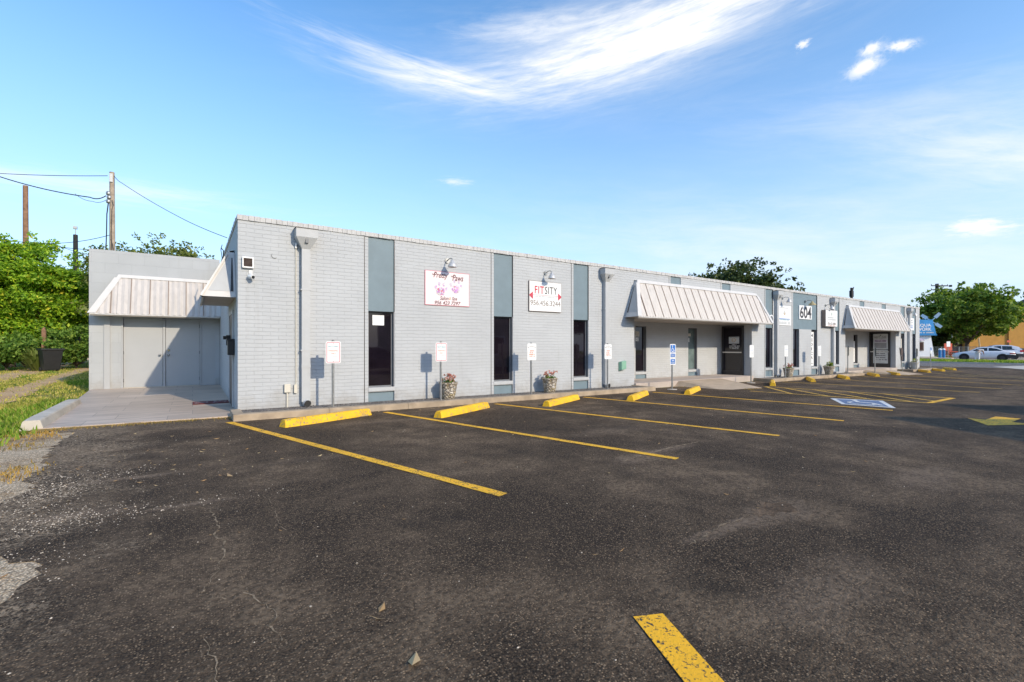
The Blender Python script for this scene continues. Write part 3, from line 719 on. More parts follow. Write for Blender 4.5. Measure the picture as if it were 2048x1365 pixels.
mb.add([(BX0, D+0.2, 3.6), (BX1, D+0.2, 3.6), (BX1, 32, 3.6), (BX0, 32, 3.6)], [(0, 1, 2, 3)], M_SLAB)
for xa, xb in (R1, R2): mb.add([(xa, D-0.001, 2.355), (xb, D-0.001, 2.355), (xb, YB+0.01, 2.355), (xa, YB+0.01, 2.355)], [(3, 2, 1, 0)], M_SOFFIT)
bpart(mb, 'roof')
mb = MB(); rnd = random.Random(3)
x = BX0 - 0.012
while x < BX1:
    w = 0.098; j = rnd.uniform(-0.007, 0.006); dz = rnd.uniform(-0.004, 0.004)
    mb.box(x, min(x+w, BX1+0.01), D-0.022+j, D+0.26, 3.962+rnd.uniform(-.004, .004), TOPZ+dz, M_COPING); x += w + 0.005
y = D + 0.265
while y < 32:
    j = rnd.uniform(-0.007, 0.006)
    mb.box(BX0-0.02+j, BX0+0.26, y, y+0.098, 3.962, TOPZ+rnd.uniform(-.004, .004), M_COPING); y += 0.103
bpart(mb, 'coping')

# slate blue spandrel panels, dark control joints at left, painted jamb shade at right
def panel(x0, x1, z0, z1, y, name='spandrel_panel'):
    mb = MB(); mb.box(x0+0.002, x1-0.002, y, y+0.02, z0+0.002, z1-0.002, M_BLUE); bpart(mb, name)
def jbox(*a):
    mb = MB(); mb.box(*a, M_BRONZE); bpart(mb, 'joint_and_jamb_shade')
def joint(x): jbox(x-0.012, x+0.004, D-0.004, D+0.01, 0.02 - 0.006*x, 3.955)
for x in WIN:
    panel(x, x+WW, ZP0, ZP1, D+0.026); panel(x, x+WW, ZL0-0.1, ZL1, D+0.045, 'base_panel'); joint(x-0.085)
    jbox(x+WW-0.006, x+WW+0.006, D-0.003, D+0.02, ZP0, ZP1)  # dark strip paints the shade of the panel's recessed right jamb
panel(23.57, 26.03, ZP0, ZP1, D+0.026); joint(23.57-0.1); jbox(26.03-0.006, 26.05, D-0.003, D+0.02, 0.0, ZP1)
for x in (23.57, 25.42): panel(x, x+0.61, ZL0-0.1, ZL1-0.05, D+0.045, 'base_panel')
for x in (14.45, 17.72, 31.30, 34.55): panel(x, x+0.60, 3.35, ZP1, D+0.026); jbox(x-0.10, x-0.085, D-0.004, D+0.01, 3.4, 3.955)
for k in (0, 1):
    for x in RW[k]: 
        dz = -0.08 if k else 0
        mb = MB(); mb.box(x+0.002, x+0.628, YB+0.045, YB+0.06, 0.05+dz, 0.30+dz, M_BLUE); bpart(mb, 'base_panel')
def window(x0, x1, z0, z1, y, glass=M_GLASS, label=None):
    mb = MB(); f = 0.035; yy = y+0.085
    mb.box(x0+0.002, x0+f, yy, yy+0.05, z0+0.002, z1-0.002, M_GREYMETAL); mb.box(x1-f-0.02, x1-0.002, yy, yy+0.05, z0+0.002, z1-0.002, M_GREYMETAL)
    mb.box(x0+f, x1-f-0.02, yy+0.002, yy+0.048, z1-f, z1-0.002, M_BRONZE); mb.box(x0+f, x1-f-0.02, yy+0.002, yy+0.048, z0+0.002, z0+f, M_GREYMETAL)
    mb.box(x1-0.02, x1-0.004, y+0.012, yy, z0+0.004, z1-0.004, M_GREYMETAL)
    w = bpart(mb, 'window'); 
    if label: w['label'] = label
    mb = MB(); mb.quad([(x0+f, yy+0.025, z0+f), (x1-f-0.02, yy+0.025, z0+f), (x1-f-0.02, yy+0.025, z1-f), (x0+f, yy+0.025, z1-f)], glass); bsub(mb, 'pane', w)
    mb = MB(); mb.box(x0+0.001, x1-0.001, y-0.012, y+0.10, z0-0.085, z0-0.001, M_GREYTRIM); bsub(mb, 'sill', w)
    return w
def notice(win, x0, x1, z0, z1, y, mat, name='paper_notice', fn=None):
    mb = MB(); mb.box(x0, x1, y-0.004, y, z0, z1, mat)
    if fn: fn(mb)
    return bsub(mb, name, win)
wins = {}
for x in WIN: wins[x] = window(x, x+WW, ZW0, ZW1, D)
for x in (23.57, 25.42): wins[x] = window(x, x+0.61, ZW0-0.05, ZW1, D)
for k in (0, 1):
    for i, x in enumerate(RW[k]): wins[x] = window(x, x+0.63, 0.40-(0.08 if k else 0), 2.18-(0.05 if k else 0), YB, M_GLASSGREEN if (k == 0 and i == 1) else M_GLASS)
notice(wins[3.39], 3.52, 3.80, 1.90, 2.14, D+0.105, M_WHITE)
def nb(mb):
    r = random.Random(5)
    for q in range(4): small_print(mb, 14.39, 1.94 - q*0.045, 0.2, 0.025, M_GREYINK, YB+0.10, r)
notice(wins[14.17], 14.27, 14.51, 1.78, 1.98, YB+0.106, M_CREAM, 'opening_hours_card', nb)
notice(wins[14.17], 14.30, 14.46, 1.60, 1.74, YB+0.106, M_WHITE, 'small_card', lambda mb: add_text(mb, 'A2', 14.38, 1.67, 0.10, 0.10, M_CHAR, YB+0.10))
notice(wins[17.48], 17.55, 17.80, 1.83, 1.95, YB+0.106, M_CREAM, 'opening_hours_card')
notice(wins[17.48], 17.64, 17.70, 1.58, 1.76, YB+0.106, M_WHITE, 'small_card')
def vertical_word(win, x0, x1, z0, z1, y, word, base, ink, top=None, lab=None):
    def fn(mb):
        n = len(word); h = (z1-z0)*0.92/n
        for i, ch in enumerate(word):
            if ch == ' ': continue
            add_text(mb, ch, (x0+x1)/2, z1 - (z1-z0)*0.04 - h*(i+0.5), (x1-x0)*(0.5 if ch != 'I' else 0.14), h*0.62, ink, y-0.006, bold=0.02)
    o = notice(win, x0, x1, z0, z1, y, base, 'vertical_banner', fn)
    o['label'] = lab
vertical_word(wins[25.42], 25.45, 25.90, 0.42, 2.12, D+0.10, 'MEDICAL', M_WHITE, M_CHAR, lab='white vertical window banner reading MEDICAL')
vertical_word(wins[27.97], 28.0, 28.42, 0.47, 2.16, D+0.10, 'CLINIC', M_WHITE, M_CHAR, lab='white vertical window banner with dark letters')
def redb(mb):
    r = random.Random(9)
    for i in range(6): small_print(mb, 31.24, 2.0 - i*0.16, 0.30, 0.085, M_CHAR, YB+0.09, r)
o = notice(wins[31.0], 31.02, 31.46, 1.12, 2.08, YB+0.10, M_BANNERRED, 'vertical_banner', redb); o['label'] = 'faded red vertical banner with dark lettering'
notice(wins[31.0], 31.02, 31.46, 0.8, 1.10, YB+0.104, M_WHITE, 'paper_notice')
notice(wins[34.33], 34.40, 34.80, 0.40, 1.72, YB+0.104, M_WHITE, 'vertical_banner')
notice(wins[37.73], 37.80, 38.2, 0.5, 1.9, D+0.104, M_CREAM, 'blind')

# roof drains: conductor heads and square pipes
def downspout(x0, x1):
    c = (x0+x1)/2; w = 0.085
    mb = MB(); zb = zg(c)+0.10
    mb.box(c-w, c+w, D-0.135, D-0.006, zb+0.12, 3.50, M_GREYTRIM)
    mb.box(c-w-0.006, c+w+0.006, D-0.142, D-0.004, zb+0.85, zb+0.92, M_GREYTRIM)
    for z in (1.3, 2.6): mb.box(c-w-0.02, c+w+0.02, D-0.139, D-0.003, z, z+0.025, M_GREYTRIM)
    mb.tube([(c-0.0, D-0.075, zb+0.16), (c+0.0, D-0.10, zb+0.10), (c+0.02, D-0.19, zb+0.08)], [0.075, 0.075, 0.078], M_GREYTRIM, 12, cap=False)
    mb.tube([(c+0.02, D-0.186, zb+0.08), (c+0.02, D-0.180, zb+0.08)], 0.066, M_BLACK, 12)  # black disc stands in for the dark inside of the outlet
    d = bpart(mb, 'downspout')
    mb = MB(); h = 0.215; y0 = D-0.25
    mb.box(c-h, c+h, y0, D-0.004, 3.72, 3.90, M_GREYTRIM)
    mb.box(c-h-0.012, c+h+0.012, y0-0.012, D-0.003, 3.90, 3.915, M_BRONZE)
    v = [(c-h, y0, 3.72), (c+h, y0, 3.72), (c+h, D-0.004, 3.72), (c-h, D-0.004, 3.72), (c-w, D-0.14, 3.49), (c+w, D-0.14, 3.49), (c+w, D-0.004, 3.49), (c-w, D-0.004, 3.49)]
    mb.add(v, [(0,4,5,1), (1,5,6,2), (3,7,4,0), (4,7,6,5)], M_GREYTRIM)
    mb.box(c-0.03, c+0.03, D-0.235, D-0.19, 3.60, 3.70, M_GREYMETAL)
    bsub(mb, 'conductor_head', d)
for a in (1.93, 10.99, 21.84, 27.60, 38.86): downspout(a, a+0.17)

# standing-seam mansard awnings
def awning(x0t, x1t, x0b, x1b, zt, zb, y, over, nrib, name='awning', M=None):
    T = (lambda p: p) if M is None else (lambda p: tuple(M @ Vector(p)))
    yf = y - over; yt = y - 0.10
    def P(u, v, out=0.0):   # u along, v from top 0 to bottom 1
        a = x0t + (x0b-x0t)*v; b = x1t + (x1b-x1t)*v
        nrm = Vector((0, -(zt-zb), over-0.1)).normalized()*out if False else Vector((0, -(zt-zb), (over-0.1)))
        nn = Vector((0, -(zt-zb), over-0.10)); nn = Vector((0, -(zt-zb), (over-0.10))).normalized()
        p = Vector((a+(b-a)*u, yt+(yf-yt)*v, zt+(zb-zt)*v)) + Vector((0, nn.y, nn.z))*out
        return T(tuple(p))
    def tv(x):
        if x < x0t: return min(1, (x0t-x)/(x0t-x0b))
        if x > x1t: return min(1, (x-x1t)/(x1b-x1t))
        return 0.0
    nnn = Vector((0, -(zt-zb), (over-0.10))).normalized()
    def Q(x, v, out=0.0):
        return T((x, yt+(yf-yt)*v + nnn.y*out, zt+(zb-zt)*v + nnn.z*out))
    mb = MB()
    nseg = nrib*6; xs_ = sorted(set([x0b + (x1b-x0b)*i/nseg for i in range(nseg+1)] + [x0t, x1t]))
    for i, (xa, xb) in enumerate(zip(xs_[:-1], xs_[1:])):   # shallow corrugation between the seams
        o0 = 0.02 if i % 2 else 0.0; o1 = 0.02 if (i+1) % 2 else 0.0
        mb.quad([Q(xa, 1, o0), Q(xb, 1, o1), Q(xb, tv(xb), o1), Q(xa, tv(xa), o0)], M_AWN)
    a = bpart(mb, name)
    for i in range(nrib+1):
        x = x0b + (x1b-x0b)*i/nrib; v0 = max(0.06, tv(x)+0.06)
        if v0 > 0.9: continue
        mb = MB(); h_ = 0.013
        q = [Q(x-h_, 0.985), Q(x+h_, 0.985), Q(x+h_, v0), Q(x-h_, v0), Q(x-h_, 0.985, .03), Q(x+h_, 0.985, .03), Q(x+h_, v0, .03), Q(x-h_, v0, .03)]
        mb.add(q, [(4,5,6,7), (0,4,7,3), (5,1,2,6), (0,1,5,4), (3,7,6,2)], M_RIB)
        bsub(mb, 'seam', a)
    mb = MB()   # white ridge, hip and drip trims
    e = 0.13/(x1b-x0b)
    def strip(pa, pb, pc, pd, o=0.034):
        q = [P(*pa, 0.0), P(*pb, 0.0), P(*pc, 0.0), P(*pd, 0.0), P(*pa, o), P(*pb, o), P(*pc, o), P(*pd, o)]
        mb.add(q, [(4,5,6,7), (0,1,5,4), (1,2,6,5), (2,3,7,6), (3,0,4,7)], M_AWNTRIM)
    strip((-0.0, 0.055), (1.0, 0.055), (1.0, -0.03), (-0.0, -0.03))
    strip((-e*0.4, 1.0), (e, 1.0), (e, 0.056), (-e*0.4, 0.056)); strip((1-e*0.8, 1.0), (1+e*0.4, 1.0), (1+e*0.4, 0.056), (1-e*0.8, 0.056))
    mb.add([T((x0b, yf-0.004, zb)), T((x1b, yf-0.004, zb)), T((x1b, yf-0.004, zb-0.03)), T((x0b, yf-0.004, zb-0.03)), T((x0b, yf+0.03, zb)), T((x1b, yf+0.03, zb)), T((x1b, yf+0.03, zb-0.03)), T((x0b, yf+0.03, zb-0.03))],
           [(3,2,1,0), (4,5,6,7), (2,3,7,6)], M_AWNTRIM)
    mb.add([T((x0t, yt, zt+0.02)), T((x1t, yt, zt+0.02)), T((x1t, y-0.004, zt+0.05)), T((x0t, y-0.004, zt+0.05))], [(0, 1, 2, 3)], M_AWNTRIM)
    bsub(mb, 'trim', a)
    for (xt, xb, s) in ((x0t, x0b, -1), (x1t, x1b, 1)):
        mb = MB()
        v = [T((xt, yt, zt)), T((xb, yf, zb)), T((xb, y-0.004, zb)), T((xt, y-0.004, zt))]
        mb.add(v, [(0, 1, 2, 3) if s < 0 else (3, 2, 1, 0)], M_AWNTRIM)
        # inset darker panel with its trim shadow gap
        k = lambda p, q, t: tuple(Vector(p).lerp(Vector(q), t))
        c = tuple((Vector(v[0])+Vector(v[1])+Vector(v[2])+Vector(v[3]))/4)
        off = Vector((s*0.006, 0, 0)) if M is None else (M.to_3x3() @ Vector((s*0.006, 0, 0)))
        w = [tuple(Vector(k(p, c, 0.25)) + off) for p in v]
        mb.add(w, [(0, 1, 2, 3) if s < 0 else (3, 2, 1, 0)], M_GREYTRIM)
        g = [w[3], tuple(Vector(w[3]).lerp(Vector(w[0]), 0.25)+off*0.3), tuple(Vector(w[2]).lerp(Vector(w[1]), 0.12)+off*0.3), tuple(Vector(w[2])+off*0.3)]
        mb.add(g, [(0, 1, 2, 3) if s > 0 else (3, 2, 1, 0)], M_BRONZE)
        bsub(mb, 'end_panel', a)
    mb = MB()
    mb.add([T((x0b+0.01, yf+0.03, zb-0.004)), T((x1b-0.01, yf+0.03, zb-0.004)), T((x1b-0.01, y-0.003, zb-0.004)), T((x0b+0.01, y-0.003, zb-0.004))], [(3, 2, 1, 0)], M_SOFFIT)
    mb.add([T((x0b+0.01, yf+0.031, zb-0.004)), T((x1b-0.01, yf+0.031, zb-0.004)), T((x1b-0.01, yf+0.031, zb-0.06)), T((x0b+0.01, yf+0.031, zb-0.06))], [(0, 1, 2, 3)], M_SOFFIT)
    bsub(mb, 'soffit', a)
    return a
awning(12.50, 20.12, 12.04, 20.55, 3.62, 2.38, D, 0.58, 20)
awning(29.45, 37.05, 28.97, 37.50, 3.60, 2.37, D, 0.58, 20)

# glazed entrance doors in the right-hand cheek of each recess (they face west)
def glass_door(xw, ya, yb, z0, z1):
    mb = MB(); x = xw - 0.03; f = 0.075
    mb.box(x-0.03, xw-0.002, ya, ya+f, z0, z1, M_BRONZE); mb.box(x-0.03, xw-0.002, yb-f, yb, z0, z1, M_BRONZE)
    mb.box(x-0.028, xw-0.002, ya+f, yb-f, z1-f, z1, M_BRONZE); mb.box(x-0.028, xw-0.002, ya+f, yb-f, z0, z0+0.2, M_BRONZE)
    d = bpart(mb, 'glass_door')
    mb = MB(); mb.quad([(x, yb-f, z0+0.2), (x, ya+f, z0+0.2), (x, ya+f, z1-f), (x, yb-f, z1-f)], M_GLASS); bsub(mb, 'pane', d)
    mb = MB(); mb.box(x-0.09, x-0.06, ya+0.06, yb-0.06, z0+0.98, z0+1.03, M_ALU); mb.box(x-0.06, x, ya+0.08, ya+0.11, z0+0.99, z0+1.02, M_ALU); mb.box(x-0.06, x, yb-0.11, yb-0.08, z0+0.99, z0+1.02, M_ALU)
    bsub(mb, 'push_bar', d)
    return d, x
d1, dx = glass_door(R1[1], 11.30, 12.30, zg(18)+0.215, 2.30)
fnw = lambda xx: (lambda u, v: (xx, -u, v))    # letters read left to right for someone facing +X
mb = MB(); r = random.Random(2)
mb.box(dx-0.006, dx-0.001, 11.50, 11.98, 1.52, 1.82, M_LIGHTINK)
small_print(mb, -11.74, 1.785, 0.40, 0.03, M_GREYINK, 0, r, fnw(dx-0.008))
for q in range(7): mb.quad([(dx-0.008, 11.74 + 0.09*math.cos(2*PI*q/7)+0.03*math.cos(t), 1.68+0.06*math.sin(2*PI*q/7)+0.03*math.sin(t)) for t in (0, 1.57, 3.14, 4.71)], M_TANPOST)
mb.box(dx-0.008, dx-0.0065, 11.55, 11.93, 1.575, 1.59, M_GREYINK)
bsub(mb, 'door_poster', d1)
mb = MB()
for q, w in enumerate((0.18, 0.5, 0.44, 0.38)): small_print(mb, -11.74, 1.465-q*0.055, w, 0.032, M_WHITE, 0, r, fnw(dx-0.004))
bsub(mb, 'opening_hours', d1)
d2, dx = glass_door(R2[1], 11.22, 12.32, zg(35)+0.215, 2.32)
mb = MB(); mb.box(dx-0.03, dx-0.006, 11.34, 12.12, 0.30, 1.16, M_LIGHTINK); mb.box(dx-0.03, dx-0.006, 11.34, 12.12, 1.20, 2.20, M_LIGHTINK)
f2 = fnw(dx-0.033)
add_text(mb, 'NEXT LEVEL', -11.73, 1.98, 0.66, 0.13, M_CHAR, fn=f2)
mb.quad([f2(-11.73-0.04, 2.11), f2(-11.73, 2.07), f2(-11.73+0.04, 2.11), f2(-11.73, 2.15)], M_CHAR)
small_print(mb, -11.73, 1.87, 0.45, 0.03, M_GREYINK, 0, r, f2)
mb.quad([f2(-12.05, 1.66), f2(-11.41, 1.66), f2(-11.41, 1.82), f2(-12.05, 1.82)], M_LILAC)
f3 = fnw(dx-0.035); add_text(mb, '956-622-3888', -11.73, 1.74, 0.58, 0.10, M_CHAR, fn=f3, bold=0.02)
mb.quad([f2(-12.05, 1.27), f2(-11.41, 1.27), f2(-11.41, 1.62), f2(-12.05, 1.62)], M_GREYINK)
for q, w in enumerate(('PAIN MANAGEMENT', 'JOINT SHOTS', 'EVALUATION', 'ACUPUNCTURE', 'EPIDURAL INJECTIONS')):
    small_print(mb, -11.73, 1.06-q*0.13, 0.2+0.025*len(w), 0.055, M_CHAR, 0, r, f2)
o = bsub(mb, 'door_poster', d2); o['label'] = 'tall pale poster reading NEXT LEVEL and a phone number'

# the rear-left wing with its double service door
WY, WXL, WT = 18.5, -2.53, 4.29
mb = MB()
mb.add([(WXL, WY, -0.3), (-1.78, WY, -0.3), (-1.78, WY, WT), (WXL, WY, WT)], [(0, 1, 2, 3)], M_BLOCK)
mb.add([(-1.78, WY, 2.33), (BX0, WY, 2.33), (BX0, WY, WT), (-1.78, WY, WT)], [(0, 1, 2, 3)], M_BLOCK)
mb.add([(WXL, WY, -0.3), (WXL, 32, -0.3), (WXL, 32, WT), (WXL, WY, WT)], [(0, 3, 2, 1)], M_BLOCK)
mb.add([(WXL, 32, -0.3), (BX0, 32, -0.3), (BX0, 32, WT), (WXL, 32, WT)], [(1, 0, 3, 2)], M_BLOCK)
mb.add([(WXL, WY, WT), (BX0, WY, WT), (BX0, 32, WT), (WXL, 32, WT)], [(0, 1, 2, 3)], M_BLOCK)
mb.add([(BX0, WY, TOPZ-0.1), (BX0, 32, TOPZ-0.1), (BX0, 32, WT), (BX0, WY, WT)], [(0, 1, 2, 3)], M_BLOCK)
bpart(mb, 'wing_wall')
mb = MB(); z0 = pz(18.5)
mb.box(-2.19, -2.05, WY-0.05, WY-0.002, z0, 2.33, M_DOORGREY)
mb.box(-1.79, -1.752, WY-0.02, WY+0.14, z0, 2.33, M_DOORGREY)
mb.box(-0.775, -0.715, WY+0.03, WY+0.14, z0, 2.30, M_DOORGREY)
mb.box(0.20, 0.235, WY-0.012, WY+0.14, z0, 2.30, M_DOORGREY)
mb.box(0.235, 0.63, WY+0.012, WY+0.14, z0, 2.30, M_DOORGREY); mb.box(0.63, BX0-0.005, WY-0.02, WY+0.14, z0, 2.33, M_BLOCK)
mb.box(-1.752, 0.20, WY+0.03, WY+0.14, 2.27, 2.329, M_DOORGREY)
mb.box(-1.752, 0.20, WY-0.03, WY+0.10, z0-0.02, z0+0.018, M_CONC)
bpart(mb, 'door_surround')
for x0, x1, kx in ((-1.745, -0.785, -0.85), (-0.705, 0.193, -0.63)):
    mb = MB(); mb.box(x0, x1, WY+0.06, WY+0.11, z0+0.02, 2.265, M_DOORGREY)
    dd_ = bpart(mb, 'service_door')
    mb = MB(); mb.tube([(kx, WY+0.06, 1.13), (kx, WY+0.02, 1.13)], 0.022, M_GALV, 10); mb.lathe([(0.0, -0.035), (0.03, -0.02), (0.036, 0), (0.03, 0.02), (0.0, 0.035)], M_GALV, 12, (kx, WY+0.0, 1.13))
    if kx > -0.7: mb.tube([(kx, WY+0.06, 1.27), (kx, WY+0.035, 1.27)], 0.03, M_BRASS, 10)
    bsub(mb, 'knob', dd_, smooth=True)
    for z in (0.35, 1.2, 2.05):
        hx = x0 if kx > -0.8 and x0 < -1 else x1 if x0 > -1 else x0
        mb = MB(); mb.tube([(hx, WY+0.05, z-0.05), (hx, WY+0.05, z+0.05)], 0.012, M_GREYMETAL, 8); bsub(mb, 'hinge', dd_)
awning(-1.86, 0.735, -2.44, 0.74, 3.52, 2.35, WY, 0.57, 7)
# the small awning and door on the west side wall
Mside = Matrix(((0, 1, 0, BX0), (-1, 0, 0, 0), (0, 0, 1, 0), (0, 0, 0, 1)))   # local (x, y=0 wall) -> world: X = BX0 + y, Y = -x
Mside = Matrix(((0.0, 1.0, 0.0, BX0), (-1.0, 0.0, 0.0, 0.0), (0.0, 0.0, 1.0, 0.0), (0.0, 0.0, 0.0, 1.0)))
awning(-13.5, -11.75, -13.95, -11.35, 3.42, 2.42, 0.0, 0.60, 6, M=Mside)
mb = MB(); zs = pz(12.8)
mb.box(BX0-0.035, BX0-0.003, 11.98, 12.06, zs, 2.2, M_GREYTRIM); mb.box(BX0-0.035, BX0-0.003, 13.04, 13.12, zs, 2.2, M_GREYTRIM); mb.box(BX0-0.034, BX0-0.003, 12.06, 13.04, 2.12, 2.2, M_GREYTRIM)
sd = bpart(mb, 'side_door')
mb = MB(); mb.box(BX0-0.02, BX0-0.002, 12.06, 13.04, zs, 2.12, M_BRONZE); bsub(mb, 'door_leaf', sd)
mb = MB(); mb.box(BX0-0.10, BX0-0.02, 12.88, 12.98, 1.42, 1.66, M_BLACK); mb.box(BX0-0.16, BX0-0.10, 12.90, 12.96, 1.56, 1.64, M_BLACK); bsub(mb, 'handle', sd)

# ------------------------------------------------------------------ things fixed to the building
FR = Matrix.Identity(4)
def wall_thing(name, x, z, label, cat, group=None): return thing(name, (x, D, z), label, cat, group)
# wall lamps
def make_lamp(shade_mat, name='wall_lamp'):
    t = thing(name, (0, 0, 0), '', '')
    mb = MB(); mb.tube([(0, -0.003, 0), (0, -0.03, 0)], 0.062, M_GALV, 14); mb.build('base_plate', t, smooth=False)
    mb = MB(); pts = [(0, -0.03, 0)] + [(0, -0.03-0.26*s, 0.035*math.sin(s*PI*0.9)) for s in (0.2, 0.4, 0.6, 0.8)] + [(0, -0.295, 0.0), (0, -0.30, -0.03)]
    mb.tube(pts, 0.013, M_GALV, 8); mb.build('arm', t, smooth=True)
    mb = MB(); mb.lathe([(0.0, -0.02), (0.035, -0.025), (0.045, -0.07), (0.075, -0.10), (0.10, -0.15), (0.112, -0.20), (0.115, -0.205), (0.10, -0.195), (0.06, -0.12)], shade_mat, 20, (0, -0.30, 0), cap=False); mb.build('lamp_shade', t, smooth=True)
    mb = MB(); mb.lathe([(0.0, -0.20), (0.03, -0.185), (0.035, -0.15), (0.02, -0.11), (0.0, -0.10)], M_WHITE, 12, (0, -0.30, 0)); mb.build('bulb', t, smooth=True)
    return t
LG = 'gooseneck lamps over the wall signs'
l0 = make_lamp(M_ALU); l0.location = (5.42, D, 3.60); tag(l0, 'silver bell lamp above the pink grooming sign', 'wall lamp', LG)
for x, z, lab in ((8.64, 3.57, 'silver bell lamp above the red and black gym sign with two dumbbells'), (22.55, 3.62, 'bell lamp over the white sign with a blue line next to the first awning'), (26.95, 3.50, 'bell lamp over the thick white box sign right of number 604'), (39.25, 3.62, 'bell lamp over the white sign at the far corner')):
    c = copy_tree(l0); c.location = (x, D, z); c['label'] = lab
l1 = make_lamp(M_BRASS); l1.location = (24.82, D, 3.60); tag(l1, 'brass coloured cone lamp above the number 604', 'wall lamp', LG)
for ch in kids(l1):
    if ch.name.startswith('lamp_shade'):
        ch.data = ch.data.copy()
        for v in ch.data.vertices:
            k = 1.0 + 0.55*max(0, (-v.co.z-0.06)/0.14); v.co.x *= k; v.co.y = -0.30 + (v.co.y+0.30)*k
# wall signs
def wall_sign(x0, x1, z0, z1, dep, face, label, edge=M_GREYINK):
    t = wall_thing('wall_sign', (x0+x1)/2, (z0+z1)/2, label, 'sign'); w = x1-x0; h = z1-z0
    mb = MB(); mb.box(-w/2, w/2, -dep, -0.002, -h/2, h/2, edge); mb.build('backing', t)
    mb = MB(); mb.box(-w/2+0.012, w/2-0.012, -dep-0.004, -dep+0.002, -h/2+0.012, h/2-0.012, face); mb.build('panel', t)
    return t, w, h, -dep-0.008
t, w, h, y = wall_sign(4.80, 6.06, 2.44, 3.31, 0.02, M_SIGNPINK, 'pale pink sign with two flowery paw prints and curly lettering', M_PINKRED)
def script(mb, word, cx, cz, wid, hgt, mat, y):
    add_text(mb, word, cx, cz, wid, hgt, mat, y, shear=0.28, bold=0.012)
mb = MB()
script(mb, 'Pretty', -0.20, 0.315, 0.40, 0.19, M_MAROON, y); script(mb, 'Paws', 0.29, 0.30, 0.32, 0.16, M_MAROON, y)
for sx, sz in ((-0.40, 0.36), (0.13, 0.345)):   # swashes before the capitals
    mb.tube([(sx-0.035, y, sz), (sx-0.01, y, sz-0.03), (sx+0.03, y, sz+0.01), (sx+0.055, y, sz+0.03)], 0.008, M_MAROON, 5)
script(mb, 'Salon', -0.10, -0.245, 0.24, 0.10, M_MAROON, y); script(mb, '&', 0.06, -0.245, 0.05, 0.07, M_TANPOST, y); script(mb, 'Spa', 0.19, -0.255, 0.15, 0.11, M_MAROON, y)
script(mb, '956 423 7297', 0.0, -0.365, 0.74, 0.095, M_MAROON, y)
mb.build('lettering', t)
rr = random.Random(4)
def petals(mb, px_, pz_, rx, rz, n, k0, k1, mats):
    for q in range(n):
        a = rr.uniform(0, 2*PI); r_ = math.sqrt(rr.random()); x_, z_ = px_ + rx*r_*math.cos(a), pz_ + rz*r_*math.sin(a); k = rr.uniform(k0, k1)
        mb.quad([(x_ + k*math.cos(b+a), y - 0.0002*q, z_ + k*math.sin(b+a)) for b in (0, PI*0.35, PI*0.8, PI*1.2, PI*1.6)], rr.choice(mats))
for cx, cz in ((-0.20, -0.03), (0.23, 0.06)):
    mb = MB(); petals(mb, cx, cz-0.05, 0.105, 0.085, 46, 0.016, 0.034, [M_PURPLE, M_LILAC, M_PURPLE, M_LIGHTINK, M_PINKRED, M_LILAC]); pp_ = mb.build('paw_print', t)
    for ox, oz in ((-0.14, 0.055), (-0.04, 0.145), (0.085, 0.135), (0.165, 0.03)):
        mb = MB(); petals(mb, cx+ox, cz+oz, 0.026, 0.042, 14, 0.012, 0.022, [M_LILAC, M_LIGHTINK, M_LILAC, M_PURPLE]); mb.build('toe_print', pp_)
t, w, h, y = wall_sign(8.01, 9.22, 2.415, 3.30, 0.04, M_WHITE, 'white gym sign with red and black lettering between two dumbbells', M_BROWNINK)
mb = MB()
add_text(mb, 'FIT', -0.235, 0.19, 0.34, 0.22, M_RED, y, bold=0.012, spacing=1.12); add_text(mb, 'SITY', 0.20, 0.19, 0.46, 0.22, M_CHAR, y, spacing=1.1)
mb.box(-0.46, 0.46, y, y+0.002, 0.035, 0.043, M_PINKRED)
small_print(mb, 0.0, 0.0, 0.82, 0.035, M_LIGHTINK, y, random.Random(8))
add_text(mb, '956.456.3244', 0.0, -0.19, 1.12, 0.15, M_BROWNINK, y)
mb.build('lettering', t)
for s in (-1, 1):
    mb = MB()
    mb.quad([(s*0.59, y, 0.045), (s*0.59, y, -0.0), (s*0.47, y, -0.09), (s*0.47, y, 0.13)][::-s], M_RED)
    for q in range(1, 4): mb.box(s*(0.47+q*0.03)-0.003, s*(0.47+q*0.03)+0.003, y-0.002, y, -0.08+q*0.018, 0.115-q*0.018, M_PINKRED)
    mb.build('dumbbell', t)
t, w, h, y = wall_sign(22.10, 23.33, 2.37, 3.27, 0.02, M_WHITE, 'white sign with a blue line and faint emblem beside the first awning', M_WHITE)
mb = MB(); r = random.Random(12)
mb.quad([(-0.14, y, 0.10), (0.0, y, 0.0), (0.14, y, 0.10), (0.0, y, 0.26)], M_LIGHTINK); mb.quad([(-0.05, y-0.001, 0.04), (0.05, y-0.001, 0.04), (0.03, y-0.001, 0.2)], M_TANPOST)
mb.box(-0.52, 0.52, y, y+0.002, -0.165, -0.135, M_SIGNBLUE); small_print(mb, 0, -0.195, 0.8, 0.03, M_TEAL, y, r)
small_print(mb, 0, -0.33, 0.92, 0.13, M_LIGHTINK, y, r); small_print(mb, 0, 0.36, 0.8, 0.04, M_LIGHTINK, y, r)
mb.build('lettering', t)
t, w, h, y = wall_sign(26.50, 27.85, 2.41, 3.25, 0.20, M_WHITE, 'thick white box sign with a green leaf emblem right of number 604', M_BROWNINK)
mb = MB()
mb.quad([(-0.09, y, 0.20), (0.0, y, 0.10), (0.09, y, 0.20), (0.0, y, 0.36)], M_LIGHTINK); mb.quad([(-0.03, y-0.001, 0.24), (0.03, y-0.001, 0.18), (0.05, y-0.001, 0.30)], M_GREENBOX)
for q, z in enumerate((0.05, -0.06)): small_print(mb, 0, z, 0.9, 0.075, M_LIGHTINK, y, r)
